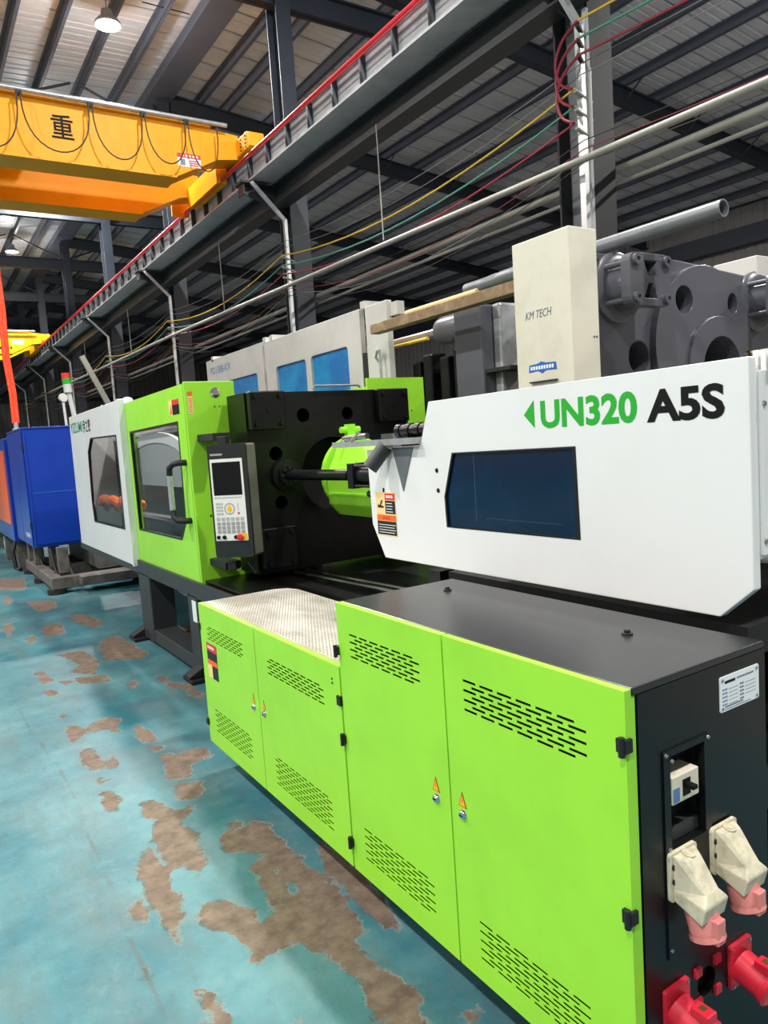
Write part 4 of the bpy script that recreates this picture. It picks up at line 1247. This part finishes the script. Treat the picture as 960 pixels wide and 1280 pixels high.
# control panel on its bracket
aa = math.radians(50)
u = Vector((math.cos(aa), -math.sin(aa), 0)); nn = Vector((-math.sin(aa), -math.cos(aa), 0))
L0 = Vector((1.574, 4.45, 0.92))
CT = Matrix(((u.x, 0, nn.x, L0.x), (u.y, 0, nn.y, L0.y), (0, 1, 0, L0.z), (0, 0, 0, 1)))
CW, CH = 0.265, 0.705
cp = MB(CT).prism(rrect(0, 0, CW, CH, 0.014), -0.02, 0.0).build('control_panel', 'panel_black', im, bevel=0.005)
MB(CT).prism(rrect(0.002, 0.002, CW - 0.002, CH - 0.002, 0.014), -0.135, -0.02).build('panel_housing', 'panel_edge', cp, bevel=0.006)
MB(CT).prism(rrect(0.014, 0.105, CW - 0.028, 0.615, 0.004), 0.0, 0.0025).build('keypad_plate', 'keypad', cp)
MB(CT).prism(rrect(0.027, 0.39, CW - 0.042, 0.595, 0.003), 0.0025, 0.0035).build('screen', 'screen', cp)
text('panel_lettering', 'HYTTEC', CT, 0.02, 0.635, 0.08, 0.014, 'label_dim', cp, offset=0.01) if False else bars(CT, 0.02, 0.637, 0.085, 0.012, 7, 'label_dim', cp, 0.0, 0.18)
bars(CT, 0.03, 0.37, 0.19, 0.008, 16, 'key_grey', cp, 0.0025)
kb = MB(CT)
for i in range(3):
    for j in range(4):
        kb.prism(rrect(0.034 + i * 0.017, 0.268 + j * 0.021, 0.046 + i * 0.017, 0.281 + j * 0.021, 0.003), 0.0025, 0.004)
for i in range(6):
    kb.prism(rrect(0.03 + i * 0.033, 0.23, 0.054 + i * 0.033, 0.252, 0.003), 0.0025, 0.0038)
kb.build('key_block', 'label_dim', cp)
kb = MB(CT)
for i in range(6):
    for j in range(3):
        kb.prism(rrect(0.03 + i * 0.033, 0.152 + j * 0.025, 0.055 + i * 0.033, 0.173 + j * 0.025, 0.003), 0.0025, 0.004)
kb.build('key_block', 'key_grey', cp)
MB(CT).prism(circle(0.125, 0.305, 0.036, 28), 0.0025, 0.0035, holes=[circle(0.125, 0.305, 0.03, 20)]).build('dial_ring', 'key_grey', cp)
MB(CT).prism([(0.125, 0.278), (0.145, 0.305), (0.125, 0.332), (0.105, 0.305)], 0.0025, 0.004).build('arrow_keys', 'yellow', cp)
MB(CT).prism(rrect(0.181, 0.27, 0.193, 0.283, 0.002), 0.0025, 0.004).build('stop_key', 'label_red', cp)
bars(CT, 0.183, 0.29, 0.006, 0.05, 1, 'key_grey', cp, 0.0025)
for a, r in ((0.034, 0.0115), (0.075, 0.0125), (0.155, 0.012)):
    MB(CT).lathe((a, 0.128, 0.0025), (0, 0, 1), [(r, 0), (r, 0.01), (r * 0.7, 0.012), (0, 0.012)], 14).build('knob', 'ink_black', cp, smooth=True)
MB(CT).box(0.165, 0.11, 0.0025, 0.232, 0.15, 0.0035).build('stop_plate', 'yellow', cp)
MB(CT).lathe((0.192, 0.128, 0.0035), (0, 0, 1), [(0.012, 0), (0.012, 0.012), (0.02, 0.013), (0.019, 0.026), (0, 0.028)], 18).build('emergency_stop', 'label_red', cp, smooth=True)
for b in (0.735, -0.06):
    MB(CT).box(0.04, b - 0.03, -0.125, 0.10, b + 0.02, -0.06).build('pivot_block', 'rubber', cp, bevel=0.004)
B(1.66, 4.56, 1.655, 1.78, 4.85, 1.70).build('panel_arm', 'rubber', im)
B(1.67, 4.56, 0.815, 1.78, 4.85, 0.86).build('panel_arm', 'rubber', im)
MB().tube([(1.80, 4.5, 0.85), (1.83, 4.45, 0.78), (1.88, 4.5, 0.77), (1.9, 4.6, 0.83)], 0.006, 6).build('panel_cable', 'rubber', im)

# ------------------------------------------------------------------ second row: large press with white guard panels and grey platens
lm = thing('large_molding_machine', (4.6, 6.5, 0), 'large press with white guard panels, blue windows and dark grey cast platens', 'machine')
FQ = FX(3.9)
def guard(y0, y1, z1, wins, name='guard_panel'):
    g = MB(FQ).prism([(-y1, 0.3), (-y0, 0.3), (-y0, z1), (-y1, z1)], -0.06, 0.0, holes=[rrect(-b, c, -a, d, 0.05) for a, b, c, d in wins]).build(name, 'panel_white', lm, bevel=0.006)
    for a, b, c, d in wins:
        MB(FQ).prism(rrect(-b - 0.01, c - 0.01, -a + 0.01, d + 0.01, 0.05), -0.045, -0.03).build('window_pane', 'blue_window', g)
    return g
g1 = guard(8.66, 10.7, 2.885, [(8.88, 9.9, 1.5, 2.53)])
text('model_lettering', 'PD1388-KX', FQ, -10.54, 2.672, 0.78, 0.102, 'ink_blue', g1, offset=0.008)
g2 = guard(6.31, 8.6, 2.87, [(7.52, 8.31, 1.5, 2.535), (6.575, 7.395, 1.5, 2.545)])
g3 = guard(5.82, 6.2, 2.868, [])
MB(FQ).prism(rrect(-6.42, 1.2, -6.20, 2.44, 0.05), -0.03, -0.01).build('dark_pane', 'window_frame', g3)
MB(FQ).tube([(-5.98, 2.30, 0.0), (-5.98, 2.36, 0.05), (-5.93, 2.42, 0.06), (-5.90, 2.42, 0.06), (-5.89, 2.1, 0.06), (-5.89, 1.9, 0.0)], 0.014, 8).build('handle', 'galv', g3)
for y in (6.2, 8.55, 10.4, 8.35):
    B(3.9, y, 2.86, 4.1, y + 0.08, 2.93).build('rail_bracket', 'panel_white', lm)
B(3.94, 5.7, 2.72, 4.02, 5.82, 2.84).build('rail_end', 'panel_white', lm)
B(4.0, 5.9, 0.2, 5.6, 10.6, 1.9).build('mould_space', 'black_matt', lm)
B(3.75, 2.9, 0.0, 5.7, 10.8, 0.9).build('press_bed', 'black_oily', lm, bevel=0.02)
# stationary platen facing the camera
FS = FY(3.2)
po = [(3.55, 0.95), (5.75, 0.95), (5.75, 2.55), (5.5, 2.60), (4.55, 2.665), (3.6, 2.65), (3.55, 2.6)]
ph = [circle(4.54, 2.39, 0.095, 24), circle(5.10, 2.385, 0.06, 20, 0.075), circle(4.12, 2.01, 0.105, 24), circle(4.93, 1.93, 0.22, 32)]
pp = MB(FS).prism(po, -0.35, 0.0, holes=ph).build('stationary_platen', 'machine_grey', lm, bevel=0.015)
B(3.8, 3.53, 1.0, 5.6, 3.56, 2.55).build('platen_back', 'black_matt', pp)
# raised hub ring, cast rim
hub = circle(4.75, 2.14, 0.40, 40)
MB(FS).prism(circle(4.78, 2.08, 0.555, 56), 0.0, 0.05, holes=[circle(4.54, 2.39, 0.095, 24), circle(5.10, 2.385, 0.06, 20, 0.075), circle(4.93, 1.93, 0.22, 32)]).build('hub', 'machine_grey', pp, bevel=0.025, seg=3)
MB(FS).prism(circle(4.90, 1.95, 0.34, 40), 0.05, 0.075, holes=[circle(4.93, 1.93, 0.22, 32)]).build('hub_rim', 'machine_grey', pp, bevel=0.012)
for (cx, cz) in ((3.90, 2.44), (5.45, 2.42)):
    nb = MB(FS).lathe((cx, cz, 0.0), (0, 0, 1), [(0.15, 0), (0.15, 0.22)], 28).build('tie_bar_nut', 'machine_grey', pp, smooth=True)
    MB(FS).lathe((cx, cz, 0.0), (0, 0, 1), [(0.22, 0.0), (0.22, 0.03), (0.19, 0.05), (0.15, 0.05)], 28).build('nut_flange', 'machine_grey', nb, smooth=True)
    fp = MB(FS).prism(rrect(cx - 0.19, cz - 0.155, cx + 0.19, cz + 0.155, 0.05), 0.2, 0.27, holes=[[(cx - 0.06, cz + 0.11), (cx + 0.06, cz + 0.11), (cx + 0.02, cz + 0.02), (cx - 0.02, cz + 0.02)], [(cx - 0.06, cz - 0.11), (cx + 0.06, cz - 0.11), (cx + 0.02, cz - 0.02), (cx - 0.02, cz - 0.02)]]).build('clamp_plate', 'machine_grey', nb, bevel=0.012)
    for da in (-0.14, 0.14):
        for db in (-0.11, 0.11):
            MB(FS).lathe((cx + da, cz + db, 0.0), (0, 0, 1), [(0.018, 0.0), (0.018, 0.26), (0.034, 0.262), (0.034, 0.295), (0.014, 0.296), (0.014, 0.285), (0, 0.285)], 14).build('clamp_bolt', 'machine_grey', nb, smooth=True)
    for db in (-0.04, 0.05):
        MB(FS).lathe((cx + 0.03, cz + db, 0.27), (0, 0, 1), [(0.018, 0), (0.016, 0.012), (0, 0.013)], 10).build('plug', 'machine_grey', nb)
# oil fitting at the hub
of = MB(FS).lathe((5.22, 2.0, 0.03), (0, 0, 1), [(0.07, 0), (0.07, 0.03), (0.04, 0.04), (0.04, 0.07), (0, 0.07)], 18).build('oil_fitting', 'machine_grey', pp, smooth=True)
MB().cyl((5.2, 3.1, 2.02), (5.75, 2.95, 2.06), 0.03, 12).build('brass_coupling', 'dull_brass', pp, smooth=True)
# moving platen, cylinder and tie bars behind
mp_ = B(3.98, 4.6, 0.95, 5.6, 4.95, 2.61).build('moving_platen', 'machine_grey', lm, bevel=0.02)
B(4.1, 4.5, 1.0, 4.3, 4.6, 2.61).build('platen_rib', 'galv', mp_, bevel=0.02)
for z in (2.06, 1.86):
    B(4.0, 4.3, z, 4.34, 4.6, z + 0.03).build('shelf_arm', 'rubber', mp_)
MB().lathe((4.35, 4.97, 2.545), (0, 1, 0), [(0.135, 0), (0.14, 0.3), (0.135, 0.55), (0.12, 0.6), (0.05, 0.62)], 28).build('tie_bar_cylinder', 'machine_grey', lm, smooth=True)
MB().cyl((4.35, 5.5, 2.55), (4.35, 10.3, 2.55), 0.045, 20).build('tie_bar', 'chrome', lm, smooth=True)
MB().cyl((4.5, 3.5, 2.44), (4.5, 4.6, 2.44), 0.09, 20).build('tie_bar', 'chrome', lm, smooth=True)
B(4.15, 5.45, 2.39, 4.2, 8.2, 2.45).build('side_rail', 'ink_teal_dull', lm) if False else None
MB().cyl((4.12, 5.5, 2.47), (4.12, 6.7, 2.47), 0.018, 8).build('grease_line', 'wire_yellow', lm)
for i, y in enumerate((5.0, 5.2, 5.45, 5.62)):
    B(4.1, y, 1.5, 4.35, y + 0.13, 2.33 - 0.05 * (i % 2)).build('toggle_link', 'black_oily', lm, bevel=0.02)

ic = thing('ivory_cabinet', (3.1, 2.95, 0), 'tall narrow ivory cabinet with blue badge standing behind the white injection guard', 'cabinet')
KX0, KX1, KY0, KY1 = 3.0, 3.21, 2.745, 3.17
B(KX0, KY0, 0.1, KX1, KY1, 2.625).build('body', 'ivory', ic, bevel=0.006)
B(KX0 + 0.02, KY0 + 0.02, 0, KX1 - 0.02, KY1 - 0.02, 0.1).build('plinth', 'rubber', ic)
FK = FX(KX0)
text('cabinet_lettering', 'KM TECH', FK, -3.085, 2.195, 0.20, 0.043, 'ink_slate', ic, shear=0.25)
bd = decal('badge', FK, 0, 0, 0, 0, 'badge_blue', ic, 0, 0.003, [(-3.075, 1.905), (-3.005, 1.91), (-2.975, 1.893), (-2.945, 1.908), (-2.865, 1.905), (-2.87, 1.945), (-2.945, 1.948), (-2.975, 1.958), (-3.005, 1.948), (-3.07, 1.945)])
bars(FK, -3.06, 1.916, 0.18, 0.02, 9, 'label_white', bd, 0.003, 0.3)
B(KX0 - 0.02, 2.86, 1.845, KX0, 3.06, 1.852).build('edge_strip', 'rubber', ic)
MB(FY(KY0)).cyl((3.185, 2.06, 0), (3.185, 2.06, 0.003), 0.006, 8).build('screw', 'ink_slate', ic)
MB(FY(KY0)).cyl((3.165, 2.06, 0), (3.165, 2.06, 0.003), 0.006, 8).build('screw', 'ink_slate', ic)

setp(MB().lathe((3.9, 2.45, 2.722), (0, 1, 0), [(0.040, 0.0), (0.048, 0.0), (0.048, 2.2), (0.04, 2.2), (0.04, 0.0)], 28).build('steel_pipe', 'pipe_grey', smooth=True),
     'thick open grey steel pipe lying on top of the grey platen', 'pipe')
setp(B(3.66, 3.2, 2.535, 3.76, 5.75, 2.62).build('timber_beam', 'timber', bevel=0.006),
     'brown squared timber beam running from the white guard to the ivory cabinet', 'beam')
setp(MB().tube([(3.72, 5.25, 2.64), (3.72, 4.7, 2.64), (3.72, 4.32, 2.64)], 0.02, 8).build('yellow_hose', 'wire_yellow_pale', smooth=True) if 'wire_yellow_pale' in MATS else
     MB().tube([(3.72, 5.25, 2.64), (3.72, 4.7, 2.64), (3.72, 4.32, 2.64)], 0.02, 8).build('yellow_hose', 'label_cream', smooth=True),
     'pale yellow hose lying along the timber beam', 'hose')
setp(MB().lathe((3.71, 4.28, 2.665), (0, -1, 0.02), [(0.0, 0), (0.045, 0.02), (0.05, 0.2), (0.045, 0.22), (0.05, 0.24), (0.05, 0.5), (0, 0.52)], 18).build('motor_cover', 'pipe_grey', smooth=True),
     'small grey cylindrical motor cover lying on the timber beam', 'motor')
setp(B(5.42, 3.15, 2.60, 6.0, 3.5, 2.75).build('white_box', 'panel_white', bevel=0.006), 'small white box on top of the grey platen edge', 'box')

# ------------------------------------------------------------------ blue machine, its frame and far neighbours
bm = thing('blue_machine', (1.7, 11.0, 0), 'bright blue cabinet machine on a grimy steel frame past the white clamp guard', 'machine')
bx = B(1.26, 10.2, 0.5, 1.95, 11.75, 2.02).build('body', 'blue_paint', bm, bevel=0.012)
B(1.25, 10.19, 2.0, 1.96, 11.76, 2.025).build('top_lip', 'blue_paint', bm, bevel=0.006)
B(1.244, 10.24, 0.52, 1.258, 11.0, 1.98).build('side_door', 'blue_paint', bm, bevel=0.004)
B(1.244, 11.03, 0.52, 1.258, 11.72, 1.98).build('side_door', 'blue_paint', bm, bevel=0.004)
B(1.30, 10.19, 0.54, 1.88, 10.198, 1.96).build('end_panel', 'blue_paint', bm)
B(1.30, 10.186, 1.19, 1.88, 10.192, 1.20).build('panel_seam', 'badge_blue', bm)
bars(FX(1.244), -10.75, 0.62, 0.4, 0.06, 6, 'label_dim', bm, 0.0, 0.2)
for z in (0.75, 1.75):
    B(1.235, 10.21, z, 1.26, 10.24, z + 0.08).build('hinge', 'rubber', bm)
for x0 in (1.3, 2.3):
    B(x0 + 0.004, 9.43, 0.064, x0 + 0.136, 11.7, 0.196).build('frame_rail', 'rust_steel', bm, bevel=0.01)
for y0 in (9.42, 10.5, 11.55):
    B(1.3, y0, 0.06, 3.2, y0 + 0.14, 0.20).build('frame_cross', 'rust_steel', bm, bevel=0.01)
for (x, y) in ((1.45, 9.75), (1.33, 10.9), (1.33, 11.5), (2.2, 9.6), (1.45, 10.4)):
    B(x, y, 0.2, x + 0.12, y + 0.14, 0.52).build('frame_post', 'rust_steel', bm, bevel=0.006)
for (x, y) in ((1.36, 9.5), (1.36, 10.6), (1.36, 11.6), (2.36, 9.5)):
    MB().cyl((x, y, 0), (x, y, 0.06), 0.11, 16).build('foot_pad', 'rubber', bm)
B(1.9, 9.7, 0.2, 3.0, 11.7, 0.5).build('drip_tray', 'rust_steel', bm)
for (x, y, s) in ((1.4, 10.0, 0.1), (1.55, 9.9, 0.05), (1.38, 11.0, 0.1)):
    MB().tube(sag((x, y, 0.5), (x + 0.05, y - 0.25, 0.12), s, 8), 0.02, 6).build('hose', 'rubber', bm)
B(1.6, 9.2, 0.1, 3.2, 9.4, 0.2).build('frame_beam', 'rust_steel', bm)

om = thing('orange_machine', (1.6, 13.9, 0), 'orange and blue machine standing just past the blue cabinet machine', 'machine')
B(1.21, 11.85, 0.45, 1.9, 16.0, 1.95).build('body', 'blue_paint', om, bevel=0.01)
B(1.195, 11.95, 0.7, 1.209, 15.6, 1.78).build('side_panel', 'orange_paint', om)
B(1.185, 13.7, 0.75, 1.195, 13.74, 1.75).build('panel_seam', 'rubber', om)
for y in (12.0, 13.6, 15.6):
    B(1.25, y, 0, 1.4, y + 0.15, 0.45).build('frame_post', 'rust_steel', om)
MB().tube([(1.26, 12.1, 0.5), (1.18, 12.05, 0.3), (1.2, 12.0, 0.05), (1.25, 11.95, 0.035)], 0.03, 6).build('hose', 'rubber', om)
# further machines as full bodies, mostly hidden
for (x0, x1, y0, y1, z1, mm, lb) in ((1.3, 2.6, 18.0, 22.0, 1.9, 'panel_white', 'pale distant machine past the orange machine'),
                                     (3.6, 5.2, 13.5, 18.0, 2.3, 'bed_grey', 'dark grey machine behind the blue machine'),
                                     (3.6, 5.4, 19.5, 25.0, 2.2, 'dark_steel', 'dark distant machine in the back row')):
    t = thing('far_machine', ((x0 + x1) / 2, (y0 + y1) / 2, 0), lb, 'machine')
    B(x0, y0, 0.3, x1, y1, z1 * 0.75).build('body', mm, t, bevel=0.02)
    B(x0 + 0.15, y0 + 0.4, z1 * 0.75, x1 - 0.15, y1 - 0.8, z1).build('upper_cover', mm, t, bevel=0.02)
    B(x0 + 0.05, y0 + 0.05, 0, x1 - 0.05, y1 - 0.05, 0.3).build('base', 'rubber', t)
    B(x0 - 0.01, y0 + 0.8, 0.6, x0, y0 + 1.8, z1 * 0.7).build('hatch', 'dark_steel', t)

# orange lifting sling hanging above the blue machine
pts = [(1.30, 11.0, 2.12), (1.295, 11.0, 2.5), (1.285, 11.0, 3.0), (1.29, 11.0, 3.6), (1.28, 11.12, 4.3), (1.27, 11.7, 5.2), (1.25, 12.5, 6.06)]
mb = MB()
for dx in (-0.03, 0.03):
    mb.tube([(p[0] + dx * 0.7 + 0.012 * math.sin(i * 2.1), p[1], p[2]) for i, p in enumerate(pts)], 0.026, 8)
sl = mb.build('lifting_sling', 'sling', smooth=True)
setp(sl, 'orange lifting sling hanging in front of the distant yellow crane', 'sling')
setp(MB().lathe((1.3, 11.0, 2.025), (0, 0, 1), [(0.05, 0), (0.05, 0.02), (0.03, 0.03), (0.03, 0.1), (0, 0.11)], 12).build('lifting_eye', 'galv', smooth=True),
     'small steel lifting eye on top of the blue machine under the sling', 'fitting')
# signal tower and small white camera beside it
st = thing('signal_tower', (1.86, 10.3, 2.025), 'white stalk signal light with red and green lenses above the blue machine', 'signal light')
MB().tube([(1.93, 10.3, 2.025), (1.9, 10.3, 2.25), (1.87, 10.3, 2.5)], 0.03, 10).build('stalk', 'panel_white', st, smooth=True)
MB().cyl((1.87, 10.3, 2.45), (1.865, 10.3, 2.56), 0.05, 14).build('collar', 'panel_white', st, smooth=True)
MB().cyl((1.865, 10.3, 2.56), (1.86, 10.3, 2.63), 0.052, 14).build('green_lens', 'ink_green', st, smooth=True)
MB().cyl((1.86, 10.3, 2.63), (1.858, 10.3, 2.70), 0.052, 14).build('red_lens', 'label_red', st, smooth=True)
so = thing('floodlight', (1.93, 11.0, 2.03), 'small white floodlight on a post above the blue machine', 'light')
MB().cyl((1.93, 11.0, 2.026), (1.92, 11.0, 2.42), 0.018, 8).build('post', 'panel_white', so, smooth=True)
MB().lathe((1.92, 11.0, 2.44), (0.4, -1, 0.1), [(0.0, -0.06), (0.04, -0.05), (0.06, 0.0), (0.06, 0.02), (0, 0.02)], 14).build('head', 'panel_white', so, smooth=True)
# pale slanting roof strut leaning against the runway columns in the distance
setp(MB().cyl((5.05, 25.0, 4.8), (5.75, 25.0, 3.2), 0.11, 4).cyl((5.75, 25.0, 3.2), (5.75, 25.0, 0.0), 0.05, 6).build('leaning_strut', 'pvc'), 'pale slanted strut leaning in front of the distant columns', 'strut')
